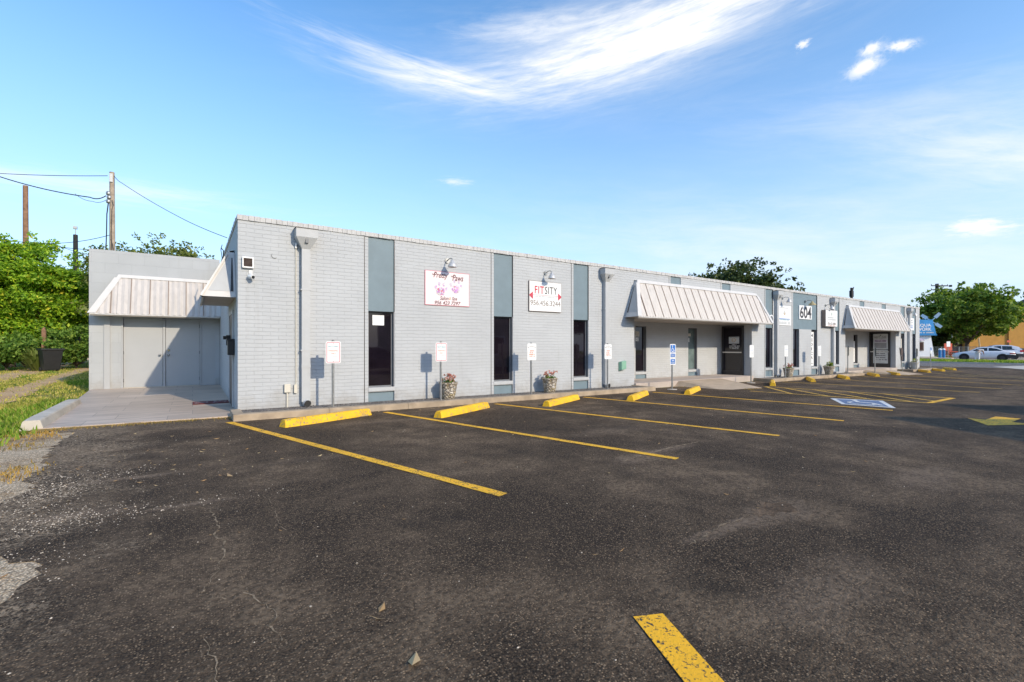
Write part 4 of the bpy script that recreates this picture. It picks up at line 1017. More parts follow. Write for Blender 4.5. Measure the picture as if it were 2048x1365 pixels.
add_text(mb, '956-622-3888', 0, -0.27, 0.9, 0.12, M_BROWNINK, y, bold=0.01); small_print(mb, 0, -0.37, 0.8, 0.03, M_ORANGEINK, y, r)
mb.build('lettering', t)
t, w, h, y = wall_sign(38.73, 40.05, 2.45, 3.28, 0.03, M_WHITE, 'white sign with small blue print at the far corner of the facade', M_GREYINK)
mb = MB()
for q in range(5): small_print(mb, 0, 0.25 - q*0.12, 0.7, 0.06, M_GREYINK if q < 3 else M_SIGNBLUE, y, r)
mb.build('lettering', t)
t = wall_thing('address_sign', 24.80, 3.05, 'white board with the large black number 604 on the slate blue panel', 'sign')
mb = MB(); mb.box(-0.64, 0.64, -0.012, 0.024, -0.33, 0.33, M_WHITE); mb.build('panel', t)
mb = MB(); add_text(mb, '604', 0, 0, 1.16, 0.58, M_CHAR, -0.016, bold=0.02); mb.build('lettering', t)
# speaker-like louvred box and camera by the corner
t = wall_thing('wall_vent', 0.93, 3.10, 'small white louvred box with a brown grille at the near corner', 'vent')
mb = MB()
for a in ((-0.10, 0.10, 0.085, 0.11), (-0.10, 0.10, -0.11, -0.085), (-0.10, -0.078, -0.085, 0.085), (0.078, 0.10, -0.085, 0.085)): mb.box(a[0], a[1], -0.07, -0.002, a[2], a[3], M_WHITE)
mb.build('frame', t)
mb = MB(); mb.box(-0.078, 0.078, -0.03, -0.004, -0.085, 0.085, M_BROWNSIGN)
for q in range(7): mb.box(-0.077, 0.077, -0.055, -0.031, -0.08+q*0.024, -0.068+q*0.024, M_BROWNSIGN)
mb.build('grille', t)
t = wall_thing('security_camera', 0.98, 2.84, 'small white security camera below the louvred box', 'camera')
mb = MB(); mb.box(-0.03, 0.03, -0.02, -0.002, 0.03, 0.11, M_WHITE); mb.tube([(0, -0.02, 0.06), (0, -0.06, 0.05), (0, -0.08, 0.02)], 0.012, M_WHITE, 8); mb.build('bracket', t)
mb = MB(); mb.tube([(-0.03, -0.05, -0.02), (-0.02, -0.07, -0.022), (0.03, -0.15, -0.04), (0.032, -0.155, -0.042)], [0.035, 0.045, 0.045, 0.04], M_WHITE, 12); mb.build('housing', t, smooth=False)
mb = MB(); mb.tube([(0.032, -0.154, -0.041), (0.036, -0.165, -0.043)], 0.03, M_BLACK, 12); mb.build('lens', t)
# iron hook/ring left on the brick
mb = MB(); mb.tube([(0.055*math.cos(a), -0.006, 0.055*math.sin(a)) for a in [PI*0.8 + q*PI*0.95/8 for q in range(9)]], 0.004, M_BRONZE, 5)
o = mb.build('hook'); o.location = (1.42, D, 3.30); tag(o, 'thin dark curved hook on the bare brick near the corner', 'hook')
# electrical outlet and conduit by the first downspout
t = wall_thing('electrical_box', 1.66, 0.52, 'small cream electrical box with a thin conduit beside the first downspout', 'electrical box')
mb = MB(); mb.box(-0.06, 0.06, -0.07, -0.002, -0.10, 0.08, M_CREAM); mb.build('box', t, bevel=0.006)
mb = MB(); mb.tube([(0.0, -0.03, -0.10), (0.0, -0.03, -0.42)], 0.018, M_CREAM, 8); mb.tube([(0.17, -0.02, -0.05), (0.17, -0.02, 2.9), (0.17, -0.03, 3.02)], 0.011, M_CREAM, 6); mb.box(0.13, 0.19, -0.06, -0.01, -0.12, 0.06, M_CREAM)
mb.box(0.155, 0.185, -0.05, -0.01, 2.98, 3.08, M_WHITE); mb.build('conduit', t)
# green utility box
t = wall_thing('utility_box', 11.82, 0.75, 'mint green plastic utility box tilted on the brick left of the first awning', 'utility box')
mb = MB(); mb.add([(-0.06, -0.12, 0.14), (0.16, -0.12, 0.16), (0.16, -0.12, -0.1), (-0.06, -0.12, -0.14), (-0.10, -0.002, 0.12), (0.20, -0.002, 0.18), (0.20, -0.002, -0.12), (-0.10, -0.002, -0.17)],
       [(0,3,2,1),(4,5,6,7),(0,1,5,4),(1,2,6,5),(2,3,7,6),(3,0,4,7)], M_GREENBOX); mb.build('cover', t, bevel=0.01)
# round white fan-like light on the strip beside the first awning
t = thing('floodlight', (21.20, D, 2.62), 'round white floodlight with a dark face beside the first awning', 'floodlight')
mb = MB(); mb.tube([(0.2, 0.02, 0.0), (0.2, -0.10, 0.0)], [0.17, 0.19], M_WHITE, 18); mb.build('housing', t)
mb = MB(); mb.tube([(0.2, -0.101, 0.0), (0.2, -0.106, 0.0)], 0.14, M_GREYMETAL, 18); mb.build('lens', t)
# mailbox by the side door
t = thing('mailbox', (BX0, 11.86, 1.36), 'black wall mailbox by the side door', 'mailbox')
mb = MB(); mb.prism([(-0.11, -0.15), (0.11, -0.15), (0.11, 0.17), (-0.11, 0.17)], 'x', -0.13, -0.003, M_BLACK); mb.build('box', t, bevel=0.012)
mb = MB(); mb.prism([(-0.12, 0.17), (0.12, 0.17), (0.12, 0.20), (-0.12, 0.20)], 'x', -0.15, -0.003, M_BLACK); mb.build('lid', t, bevel=0.006)
# doormat
c = [gnd(413, 804, 0.05), gnd(461, 800, 0.05), gnd(464, 808, 0.05), gnd(414, 812, 0.05)]
mc = Vector(((c[0][0]+c[2][0])/2, (c[0][1]+c[2][1])/2))
t = thing('doormat', (0.36, mc.y, pz(mc.y)+0.002), 'small dark red doormat with pale print by the side door', 'doormat')
mb = MB(); mb.box(-0.36, 0.36, -0.27, 0.27, 0.0, 0.014, M_MAT); mb.build('mat', t)
mb = MB(); r = random.Random(6)
for q in range(60):
    a, b = r.uniform(-0.31, 0.31), r.uniform(-0.22, 0.22); k = r.uniform(0.01, 0.03); 
    if abs(a) < 0.03: continue
    mb.quad([(a-k, b-k*.6, 0.0155+q*2e-5), (a+k*r.uniform(.5, 1), b-k, 0.0155+q*2e-5), (a+k, b+k*.7, 0.0155+q*2e-5), (a-k*.6, b+k, 0.0155+q*2e-5)], M_MATPRINT)
mb.build('print', t)

# ------------------------------------------------------------------ parking signs
def post(t, h, r=0.026, base=None, bend=(0, 0)):
    mb = MB(); mb.tube([(0, 0, -0.15), (bend[0], bend[1], h-0.006), (bend[0], bend[1], h)], [r, r, r*0.8], M_GALV, 12)
    if base: mb.lathe([(0.17, -0.01), (0.16, 0.02), (0.05, 0.03)], M_CONC, 14)
    mb.build('post', t, smooth=False)
def plate(t, w, h, zc, face, name='sign_plate', y=-0.03, edge=None):
    mb = MB(); p = rrect(w, h, 0.035)
    n = len(p); v = [(a, y, zc+b) for a, b in p] + [(a, y+0.004, zc+b) for a, b in p]
    mb.add(v, [tuple(range(n))], face); mb.add(v, [tuple(range(n, 2*n))[::-1]] + [(i, n+i, n+(i+1) % n, (i+1) % n) for i in range(n)], edge or M_GALV)
    for z in (zc+h/2-0.035, zc-h/2+0.035): mb.tube([(0, y-0.006, z), (0, y+0.03, z)], 0.009, M_GALV, 6)
    return mb.build(name, t)
def border(mb, w, h, zc, y, th, mat):
    p = rrect(w, h, 0.02); q = rrect(w-2*th, h-2*th, 0.012); n = len(p)
    mb.add([(a, y, zc+b) for a, b in p] + [(a, y, zc+b) for a, b in q], [(i, (i+1) % n, n+(i+1) % n, n+i) for i in range(n)], mat)
SG = 'white parking signs along the kerb'
def pos_sign(px, y=10.35): return fac(px, y), y
def paws_sign(x, y, label):
    z = zg(x)+0.115; t = thing('parking_sign', (x, y, z), label, 'parking sign', SG)
    post(t, 1.43); pl = plate(t, 0.305, 0.457, 1.17, M_WHITE)
    mb = MB(); yy = -0.033
    border(mb, 0.272, 0.422, 1.17, yy, 0.013, M_PINKRED)
    add_text(mb, 'PRETTY PAWS', 0, 1.29, 0.205, 0.034, M_TEAL, yy); add_text(mb, 'PARKING', 0, 1.205, 0.19, 0.034, M_ORANGEINK, yy); add_text(mb, 'ONLY', 0, 1.145, 0.10, 0.032, M_ORANGEINK, yy)
    r = random.Random(3)
    for q in range(3): small_print(mb, 0, 1.085-q*0.035, 0.19, 0.014, M_LIGHTINK, yy, r)
    mb.build('lettering', t)
paws_sign(2.44, 10.28, 'white parking sign with rose border on a steel post nearest the building corner')
paws_sign(4.99, 10.42, 'white parking sign with rose border beside the first stone pot')
def gym_sign(x, y, label):
    z = zg(x)+0.115; t = thing('parking_sign', (x, y, z), label, 'parking sign', SG)
    post(t, 1.43); plate(t, 0.305, 0.457, 1.17, M_WHITE)
    mb = MB(); yy = -0.033
    add_text(mb, 'FITSITY', 0, 1.315, 0.16, 0.032, M_BROWNINK, yy)
    for s in (-1, 1): mb.quad([(s*0.125, yy, 1.295), (s*0.10, yy, 1.275), (s*0.10, yy, 1.315)][::s], M_CHAR)
    for q, ww in enumerate((0.13, 0.15, 0.18, 0.20)):
        small_print(mb, 0, 1.20-q*0.05, ww, 0.03, M_ORANGEINK, yy, random.Random(q))
    mb.build('lettering', t)
gym_sign(7.67, 10.35, 'white parking sign with small dumbbells and orange print left of the second stone pot')
gym_sign(10.60, 10.35, 'white parking sign with orange print in front of the second downspout')
# accessible sign
x, y = 13.37, 10.07
t = thing('accessible_sign', (x, y, zg(x)), 'blue and white accessible parking sign on a steel post in the asphalt', 'parking sign')
post(t, 1.55, base=True); plate(t, 0.305, 0.46, 1.31, M_WHITE, edge=M_WHITE); plate(t, 0.305, 0.22, 0.955, M_WHITE, edge=M_WHITE)
mb = MB(); yy = -0.033
def blu(a, b, c, d_): mb.quad([(p, yy, q) for p, q in ((a, c), (b, c), (b, d_), (a, d_))], M_SIGNBLUE)
blu(-0.125, 0.125, 1.26, 1.51); blu(-0.12, 0.12, 1.105, 1.205); blu(-0.12, 0.12, 0.875, 1.035)
y2 = yy-0.001
mb.tube([(-0.02, y2, 1.475), (-0.02, y2-0.002, 1.475)], 0.02, M_WHITE, 10)
def stroke(pts, w):
    for a, b in zip(pts[:-1], pts[1:]):
        a = Vector(a); b = Vector(b); tt = (b-a).normalized(); n = Vector((-tt.y, tt.x))*w/2
        mb.quad([(p.x, y2, p.y) for p in (a-n, b-n, b+n, a+n)], M_WHITE)
stroke([(-0.02, 1.455), (-0.015, 1.375), (0.04, 1.375), (0.065, 1.305), (0.09, 1.315)], 0.02)
stroke([(-0.015+0.055*math.cos(a), 1.345+0.055*math.sin(a)) for a in [2.0+q*4.0/10 for q in range(11)]], 0.015)
stroke([(-0.10, 1.275), (0.10, 1.275)], 0.012)
add_text(mb, 'RESERVED', 0, 1.235, 0.2, 0.026, M_SIGNBLUE, y2); add_text(mb, 'PARKING', 0, 1.155, 0.17, 0.05, M_WHITE, y2)
add_text(mb, 'VAN', 0, 0.985, 0.13, 0.05, M_WHITE, y2, bold=0.02); add_text(mb, 'ACCESSIBLE', 0, 0.915, 0.20, 0.04, M_WHITE, y2)
mb.build('lettering', t)
def white_sign(x, y, dz, label, rz=0.0, base=None, back=False, h=1.46):
    t = thing('parking_sign', (x, y, zg(x)+dz), label, 'parking sign', SG, rz)
    post(t, h, base=base); plate(t, 0.305, 0.50, h-0.27, M_GREENSIGN if back else M_WHITE, edge=M_GREENSIGN if back else M_WHITE)
    if not back:
        mb = MB(); yy = -0.033; r = random.Random(int(x*10))
        small_print(mb, 0, h-0.10, 0.05, 0.04, M_LIGHTINK, yy, r); mb.box(-0.10, 0.10, yy, yy+0.001, h-0.225, h-0.215, M_SIGNBLUE)
        for q in range(3): small_print(mb, 0, h-0.30-q*0.06, 0.2, 0.02, M_LIGHTINK, yy, r)
        mb.build('lettering', t)
    return t
white_sign(*pos_sign(1502, 10.3), 0.0, 'white parking sign with a concrete foot at the right end of the first awning', base=True, h=1.56)
white_sign(*pos_sign(1571), 0.115, 'white parking sign in front of the pot with pink flowers, third pot along')
white_sign(*pos_sign(1638), 0.115, 'white parking sign left of the pot with lime green leaves')
white_sign(*pos_sign(1695.5), 0.115, 'edge-on parking sign with a dark back at the left end of the second awning', rz=0.45, back=True)
white_sign(*pos_sign(1750), 0.0, 'edge-on parking sign in front of the second glazed entrance', rz=0.45, back=True, h=1.52)
white_sign(*pos_sign(1833, 10.35), 0.0, 'edge-on parking sign beside the pale planter at the far corner', rz=0.45, back=True)
x, y = pos_sign(1806, 10.3)
t = thing('parking_sign', (x, y, zg(x)), 'leaning sign post with rusty brown plates near the far end of the facade', 'parking sign', SG)
post(t, 1.50, bend=(-0.22, 0.1)); mb = MB(); mb.box(-0.38, -0.10, -0.02, 0.01, 1.02, 1.48, M_BROWNSIGN); mb.box(-0.30, -0.10, -0.025, 0.005, 0.74, 0.98, M_BROWNSIGN); mb.build('sign_plate', t)
x, y = fac(1861, 10.2), 10.2
t = thing('parking_sign', (x, y, zg(x)), 'pale blue and white sign on a steel post standing clear of the building end', 'parking sign', SG)
post(t, 1.55); plate(t, 0.32, 0.46, 1.34, M_WHITE, edge=M_WHITE); mb = MB(); mb.quad([(a, -0.033, b) for a, b in ((-0.12, 1.32), (0.12, 1.32), (0.12, 1.52), (-0.12, 1.52))], M_SIGNBLUE); small_print(mb, 0, 1.22, 0.2, 0.05, M_TEAL, -0.033, random.Random(1)); mb.build('lettering', t)

# ------------------------------------------------------------------ wheel stops
def wheel_stop(mat, length, w=0.20, h=0.135):
    prof = [(-w/2, 0), (-w/2+0.005, 0.03), (-w/2+0.035, h-0.02), (-w/2+0.055, h), (w/2-0.055, h), (w/2-0.035, h-0.02), (w/2-0.005, 0.03), (w/2, 0)]
    mb = MB(); n = len(prof); ns = 14
    rnd = random.Random(int(length*100)); V = []; Fc = []
    for i in range(ns+1):
        x = -length/2 + length*i/ns
        k = 1.0; s = 0.0
        if i in (0, ns): k = 0.86
        for (a, b) in prof: V.append((x + (0.02 if i == 0 else -0.02 if i == ns else 0)*(b/h), a*(0.95 if i in (0, ns) else 1)+rnd.uniform(-.003, .003), b*(0.94 if i in (0, ns) else 1)+rnd.uniform(-.002, .002) if b else 0))
    for i in range(ns):
        for j in range(n-1): Fc.append((i*n+j, (i+1)*n+j, (i+1)*n+j+1, i*n+j+1))
    Fc += [tuple(range(n))[::-1] if False else tuple(range(n)), tuple(ns*n+j for j in range(n))[::-1]]
    mb.add(V, Fc, mat); return mb
WSG = 'yellow wheel stops along the stalls'
base = wheel_stop(M_STOPYEL, 1.83).build('wheel_stop', bevel=0)
ANG = math.radians(26)
ca, sa = math.cos(ANG), math.sin(ANG)
centers = [(1.35, 8.77), (4.02, 8.40), (6.96, 8.63), (9.59, 8.44), (12.37, 8.63), (17.86, 8.92)]
centers = [(a + 0.915*ca - 0.10*sa, b + 0.915*sa + 0.10*ca) for a, b in centers]
for p in ((1628, 765.2), (1694.5, 759.5), (1756.5, 754.2), (1796, 751.4), (1859.5, 746.2), (1886.5, 743.6), (1910.5, 741.6)):
    a, b = gnd(*p); centers.append((a + 0.915*math.cos(math.radians(31.5)), b + 0.915*math.sin(math.radians(31.5))))
labs = ['yellow wheel stop in the first stall, nearest the building corner', 'yellow wheel stop in front of the first stone pot', 'yellow wheel stop in front of the second stone pot', 'yellow wheel stop just left of the accessible sign post', 'yellow wheel stop in the accessible stall right of the blue sign',
        'yellow wheel stop seen end-on where the second kerb begins', 'yellow wheel stop in front of the third pot with pink flowers', 'yellow wheel stop in front of the pot with lime green leaves', 'yellow wheel stop below the edge-on sign at the second entrance', 'yellow wheel stop left of the leaning sign post by the second ramp',
        'yellow wheel stop below the pale planter at the far corner', 'yellow wheel stop past the building end, second from the street', 'yellow wheel stop farthest away, closest to the street']
for i, ((x, y), lab) in enumerate(zip(centers, labs)):
    o = base if i == 0 else base.copy()
    if i: COL.objects.link(o)
    o.location = (x, y, zg(x)+0.011); o.rotation_euler = (0, 0, ANG + (math.radians(5.5) if i > 5 else 0) + (0.04 if i % 2 else -0.03)*(0.6 if i else 2.5))
    tag(o, lab, 'wheel stop', WSG)
o = wheel_stop(M_CONC, 3.9, 0.30, 0.17).build('concrete_stop'); o.location = (-2.24, 12.82, 0.012); o.rotation_euler = (0, 0, PI/2+0.02)
tag(o, 'long unpainted concrete wheel stop between the tiled patio and the grass', 'wheel stop')

# ------------------------------------------------------------------ planters
def leaves(mb, n, cen, rad, size, mat, rnd, up=0.5):
    for _ in range(n):
        d_ = Vector((rnd.gauss(0, 1), rnd.gauss(0, 1), rnd.gauss(0, 1))).normalized()*rnd.random()**0.4
        p = Vector(cen) + Vector((d_.x*rad[0], d_.y*rad[1], d_.z*rad[2]))
        nrm = (Vector((rnd.gauss(0, 1), rnd.gauss(0, 1), rnd.gauss(0, 1)+up))).normalized()
        a = nrm.orthogonal().normalized(); b = nrm.cross(a); s = size*rnd.uniform(0.6, 1.2)
        th = rnd.uniform(0, 2*PI); e = a*math.cos(th)+b*math.sin(th); f = nrm.cross(e)
        mb.quad([p-e*s, p+f*s*0.55-nrm*s*.1, p+e*s, p-f*s*0.55-nrm*s*.1], mat)
PG = 'planters along the facade'
def planter(x, y, label, body, flowers, seed, r0=0.15, r1=0.225, h=0.42):
    rnd = random.Random(seed)
    t = thing('planter', (x, y, zg(x)+0.112), label, 'planter', PG)
    mb = MB(); mb.lathe([(r0, 0), (r0+0.01, 0.02), (r0+(r1-r0)*0.5, h*0.5), (r1-0.01, h*0.86), (r1+0.008, h*0.9), (r1+0.01, h), (r1-0.03, h), (r1-0.04, h-0.05)], body, 28, cap=True); mb.build('pot', t, smooth=True)
    mb = MB(); mb.lathe([(r1-0.035, h-0.04), (0.01, h-0.03)], M_RUST, 20); mb.build('soil', t)
    mb = MB(); leaves(mb, 45, (0, 0, h+0.02), (r1*0.75, r1*0.75, 0.06), 0.045, M_LIME if flowers == 'lime' else M_LEAFMID, rnd)
    for q in range(12): a = rnd.uniform(0, 6.28); mb.tube([(0.03*math.cos(a), 0.03*math.sin(a), h-0.04), (r1*.6*math.cos(a), r1*.6*math.sin(a), h+0.10)], 0.004, M_LEAFMID, 4)
    mb.build('foliage', t)
    mb = MB()
    if flowers == 'pink': 
        for q in range(22): leaves(mb, 14, (rnd.uniform(-.16, .16), rnd.uniform(-.16, .16), h+rnd.uniform(0.03, 0.20)), (0.035, 0.035, 0.03), 0.026, M_PETALPINK, rnd)
    elif flowers == 'lime':
        leaves(mb, 110, (0.05, -0.02, h+0.12), (0.15, 0.14, 0.12), 0.05, M_LIME, rnd); 
        for q in range(5): leaves(mb, 12, (rnd.uniform(-.22, -.05), rnd.uniform(-.1, .1), h+rnd.uniform(0.05, 0.16)), (0.04, 0.04, 0.03), 0.025, M_PETALWHITE, rnd)
    mb.build('flowers', t)
planter(5.30, 10.62, 'pebble covered pot of pink flowers beside the second parking sign', M_POT, 'pink', 1)
planter(8.52, 10.60, 'pebble covered pot of pink flowers between the third sign and the third window', M_POT, 'pink', 2)
planter(22.35, 10.58, 'pebble covered pot of pink flowers right of the first awning', M_POT, 'pink', 3)
planter(26.45, 10.58, 'pebble covered pot with lime green leaves under the box sign', M_POT, 'lime', 4, 0.15, 0.25, 0.42)
planter(38.75, 10.55, 'pale smooth planter with lime green leaves at the far corner', M_POTWHITE, 'lime', 5, 0.17, 0.24, 0.46)

# ------------------------------------------------------------------ trees
def mesh_from_arrays(name, V, quads, mat):
    me = bpy.data.meshes.new(name); nv = len(V); nq = len(quads)
    me.vertices.add(nv); me.vertices.foreach_set('co', V.astype(np.float32).ravel())
    k = quads.shape[1]
    me.loops.add(nq*k); me.loops.foreach_set('vertex_index', quads.astype(np.int32).ravel())
    me.polygons.add(nq); me.polygons.foreach_set('loop_start', np.arange(0, nq*k, k, dtype=np.int32)); me.polygons.foreach_set('loop_total', np.full(nq, k, dtype=np.int32))
    me.materials.append(mat); me.update(calc_edges=True); me.validate()
    return me
def leaf_cloud(clusters, per, size, rng, flat=0.5, upbias=0.8):
    """clusters: (n,4) centre + radius; leaves scattered through each cluster, denser to its rim"""
    n = len(clusters); c = np.repeat(clusters, per, axis=0); m = len(c)
    d = rng.normal(size=(m, 3)); d /= np.linalg.norm(d, axis=1)[:, None]
    r = rng.random(m)**0.45
    p = c[:, :3] + d*(r*c[:, 3])[:, None]*np.array([1, 1, flat])
    nr = rng.normal(size=(m, 3)); nr[:, 2] += upbias; nr += d*0.6; nr /= np.linalg.norm(nr, axis=1)[:, None]
    a = np.cross(nr, rng.normal(size=(m, 3))); a /= np.linalg.norm(a, axis=1)[:, None]
    b = np.cross(nr, a); s = size*rng.uniform(0.55, 1.25, m)[:, None]
    V = np.stack([p - a*s, p + b*s*0.5 - nr*s*0.12, p + a*s, p - b*s*0.5 - nr*s*0.12], 1).reshape(-1, 3)
    return V, np.arange(m*4).reshape(-1, 4)
def tree(name, base, h, rx, ry, crown0, nclus, per, size, mat, label, cat, group=None, seed=1, flat=0.5, clus=0.9, trunk=0.22, lean=(0, 0), upbias=0.8, shell=0.55):
    rng = np.random.default_rng(seed)
    t = thing(name, base, label, cat, group)
    ch = h - crown0; cz = crown0 + ch*0.5
    d = rng.normal(size=(nclus, 3)); d /= np.linalg.norm(d, axis=1)[:, None]
    r = shell + (1-shell)*rng.random(nclus); r = np.where(rng.random(nclus) < 0.2, r*0.5, r)
    lump = 1 + 0.22*np.sin(d[:, 0]*5+seed)*np.cos(d[:, 1]*4-seed) + 0.10*np.sin(d[:, 2]*7+seed*2)
    c = np.stack([d[:, 0]*r*lump*(rx-clus*0.6) + lean[0], d[:, 1]*r*lump*(ry-clus*0.6) + lean[1], cz + d[:, 2]*r*lump*(ch*0.5-clus*flat*0.7)], 1)
    c[:, 2] = np.maximum(c[:, 2], crown0*0.8 + 0.1)
    cl = np.concatenate([c, (clus*rng.uniform(0.6, 1.25, nclus))[:, None]], 1)
    V, Q = leaf_cloud(cl, per, size, rng, flat, upbias)
    # stray sprigs poking out of the outline
    k = nclus // 3; di = d[:k]; ds = np.stack([di[:, 0]*(rx*1.04)+lean[0], di[:, 1]*(ry*1.04)+lean[1], cz + np.abs(di[:, 2])*ch*0.53], 1)
    V2, Q2 = leaf_cloud(np.concatenate([ds, np.full((k, 1), clus*0.35)], 1), max(6, per//10), size*0.9, rng, 0.8, 0.4)
    V = np.concatenate([V, V2]); Q = np.concatenate([Q, Q2+Q.max()+1])
    me = mesh_from_arrays('crown', V, Q, mat); o = bpy.data.objects.new('crown', me); COL.objects.link(o); o.parent = t
    mb = MB(); top = Vector((lean[0]*0.6, lean[1]*0.6, crown0 + ch*0.35))
    mb.tube([(0, 0, -0.2), (lean[0]*0.1+0.05, 0, crown0*0.4), (lean[0]*0.3, lean[1]*0.3, crown0*0.9), top], [trunk*1.25, trunk, trunk*0.8, trunk*0.45], M_BARK, 9)
    for i in range(min(14, nclus)):
        e = Vector(c[i*max(1, nclus//14)]); s = Vector((lean[0]*0.3, lean[1]*0.3, crown0*rng.uniform(0.75, 1.2)))
        mid = s.lerp(e, 0.5) + Vector((0, 0, ch*0.08))
        mb.tube([s, mid, s.lerp(e, 0.95)], [trunk*0.4, trunk*0.22, trunk*0.06], M_BARK, 6)
    mb.build('trunk', t, smooth=True)
    return t
TG = 'trees along the dirt track'
def tree_px(px, d, **kw):
    p = at(px, 693, d); return tree(base=(p.x, p.y, zg(p.x)), **kw)
tree_px(20, 29.5, name='leafy_tree', h=8.3, rx=4.6, ry=3.6, crown0=0.9, nclus=165, per=300, size=0.125, mat=M_LEAFBRIGHT, label='bright green spreading tree at the left edge beside the dirt track', cat='tree', group=TG, seed=3, flat=0.45, clus=0.95, upbias=1.1)
tree_px(102, 30.5, name='leafy_tree', h=7.2, rx=3.5, ry=3.2, crown0=1.3, nclus=135, per=300, size=0.125, mat=M_LEAFBRIGHT, label='bright green tree in front of the black pole', cat='tree', group=TG, seed=5, flat=0.45, clus=0.9, upbias=1.1)
tree_px(160, 36, name='leafy_tree', h=7.6, rx=3.2, ry=3, crown0=0.5, nclus=90, per=120, size=0.20, mat=M_LEAFMID, label='olive green tree half hidden behind the block wing, at its left edge', cat='tree', group=TG, seed=6, flat=0.5, clus=0.9)
tree_px(-75, 30, name='leafy_tree', h=8.6, rx=4.5, ry=4, crown0=0.6, nclus=90, per=110, size=0.24, mat=M_LEAFBRIGHT, label='bright green tree cut off by the left edge of the view', cat='tree', group=TG, seed=8, flat=0.4, clus=1.1)
BG_ = 'low shrubs under the trees'  # mid green shrub leaves are darkened to stand in for tree shade
for px, d, hh, rr_, s_, lab, m_ in ((12, 26.5, 2.3, 2.0, 21, 'low dark green shrub at the foot of the leftmost tree', M_LEAFMID), (152, 29, 2.7, 2.0, 23, 'green shrub behind the black bin beside the block wing', M_LEAFMID), (48, 30.5, 3.0, 2.4, 24, 'dark shrub filling the shade under the spreading tree', M_LEAFMID), (168, 40, 4.0, 2.6, 25, 'tall pale shrub farther along the track', M_LEAFOLIVE)):
    tree_px(px, d, name='shrub', h=hh, rx=rr_, ry=rr_, crown0=0.12, nclus=40, per=150, size=0.11, mat=m_, label=lab, cat='shrub', group=BG_, seed=s_, flat=0.7, clus=0.55, trunk=0.06)
# spiky bush by the bin
p = at(78, 693, 26.0); t = thing('fern_bush', (p.x, p.y, zg(p.x)), 'yellow green ferny bush in front of the black bin', 'bush'); mb = MB(); rnd = random.Random(4)
for q in range(170):
    a = rnd.uniform(0, 2*PI); rr_ = rnd.uniform(0.4, 1.25); hh = rnd.uniform(0.4, 1.35); s = Vector((0.25*math.cos(a), 0.25*math.sin(a), 0.0)); e = Vector((rr_*math.cos(a), rr_*math.sin(a), hh)); side = Vector((-math.sin(a), math.cos(a), 0))*0.05
    m1 = s.lerp(e, 0.6) + Vector((0, 0, 0.22)); mb.add([s-side*.4, s+side*.4, m1+side, m1-side, e], [(0, 1, 2, 3), (3, 2, 4)], M_LEAFOLIVE)
mb.build('fronds', t)
mb = MB(); mb.tube([(0, 0, -0.05), (0, 0, 0.25)], [0.16, 0.08], M_BARK, 8); mb.build('stem', t)
# trees seen over the roofs
tree_px(318, 31, name='roofline_tree', h=8.5, rx=3.6, ry=2.6, crown0=2.5, nclus=260, per=90, size=0.13, mat=M_LEAFOLIVE, label='olive green tree crown showing above the block wing', cat='tree', group='trees behind the building', seed=31, shell=0.8, clus=0.8, flat=0.7)
tree_px(222, 34, name='roofline_tree', h=8.5, rx=1.3, ry=1.1, crown0=4.5, nclus=40, per=70, size=0.14, mat=M_LEAFOLIVE, label='small tree crown behind the meter pole above the block wing', cat='tree', group='trees behind the building', seed=32, clus=0.6, flat=0.7)
tree_px(1872, 76, name='shrub', h=5.2, rx=4.0, ry=2.5, crown0=0.2, nclus=60, per=80, size=0.25, mat=M_LEAFDARK, label='dark shrubbery under the street tree behind the water kiosk', cat='shrub', seed=61, clus=0.9, flat=0.8)
tree_px(1474, 58, name='live_oak', h=11.9, rx=7.3, ry=6.5, crown0=3.5, nclus=230, per=85, size=0.26, mat=M_LEAFDARK, label='broad dark oak crown rising behind the flat roof', cat='tree', group='trees behind the building', seed=41, clus=1.15, flat=0.75, trunk=0.4)
tree_px(1934, 70, name='street_tree', h=10.6, rx=8.6, ry=6.8, crown0=2.2, nclus=330, per=95, size=0.27, mat=M_LEAFRIGHT, label='big round green tree behind the water kiosk and parked cars', cat='tree', seed=51, clus=1.05, flat=0.75, trunk=0.28)

# ------------------------------------------------------------------ poles and wires
def pole(px, toppx, d, r, mat, label, name='utility_pole', cap=None):
    p = at(px, 693, d); z = CAMH + (HOR-toppx)/F*d
    t = thing(name, (p.x, p.y, zg(p.x)), label, 'utility pole'); hz = z - zg(p.x)
    mb = MB(); mb.tube([(0, 0, -0.5), (0.02, 0, hz*0.5), (0, 0, hz)], [r*1.15, r*1.05, r*0.88], mat, 12); mb.build('pole', t, smooth=False)
    return t, p, hz
PM, pm, hm = pole(224, 345, 26, 0.13, M_WOODPOLE, 'grey wooden service pole carrying meters and cables behind the block wing')
zz = lambda py: CAMH + (HOR-py)/F*26 - zg(pm.x)
rgt = Vector((SA, -CA, 0))
mb = MB()
for q, py in enumerate((388, 396, 404)):
    mb.lathe([(0.10, -0.10), (0.115, -0.06), (0.115, 0.05), (0.08, 0.09), (0.02, 0.10)], M_GALV, 12, tuple(rgt*(-0.17+0.04*(q % 2)) + Vector((0, -0.12, zz(py)))))
mb.build('insulator', PM, smooth=True)
mb = MB(); mb.box(-0.09, 0.05, -0.17, -0.13, zz(366), zz(349), M_GALV); mb.build('bracket', PM)
mb = MB()
mb.tube([tuple(rgt*a + Vector((0, -0.16, zz(py)))) for a, py in ((-0.18, 408), (-0.26, 430), (-0.28, 470), (-0.32, 505))], 0.028, M_WIRE, 6)
mb.tube([tuple(rgt*a + Vector((0, -0.16, zz(py)))) for a, py in ((0.02, 402), (0.10, 412), (0.02, 420), (-0.02, 470), (0.02, 505))], 0.014, M_WIRE, 6)
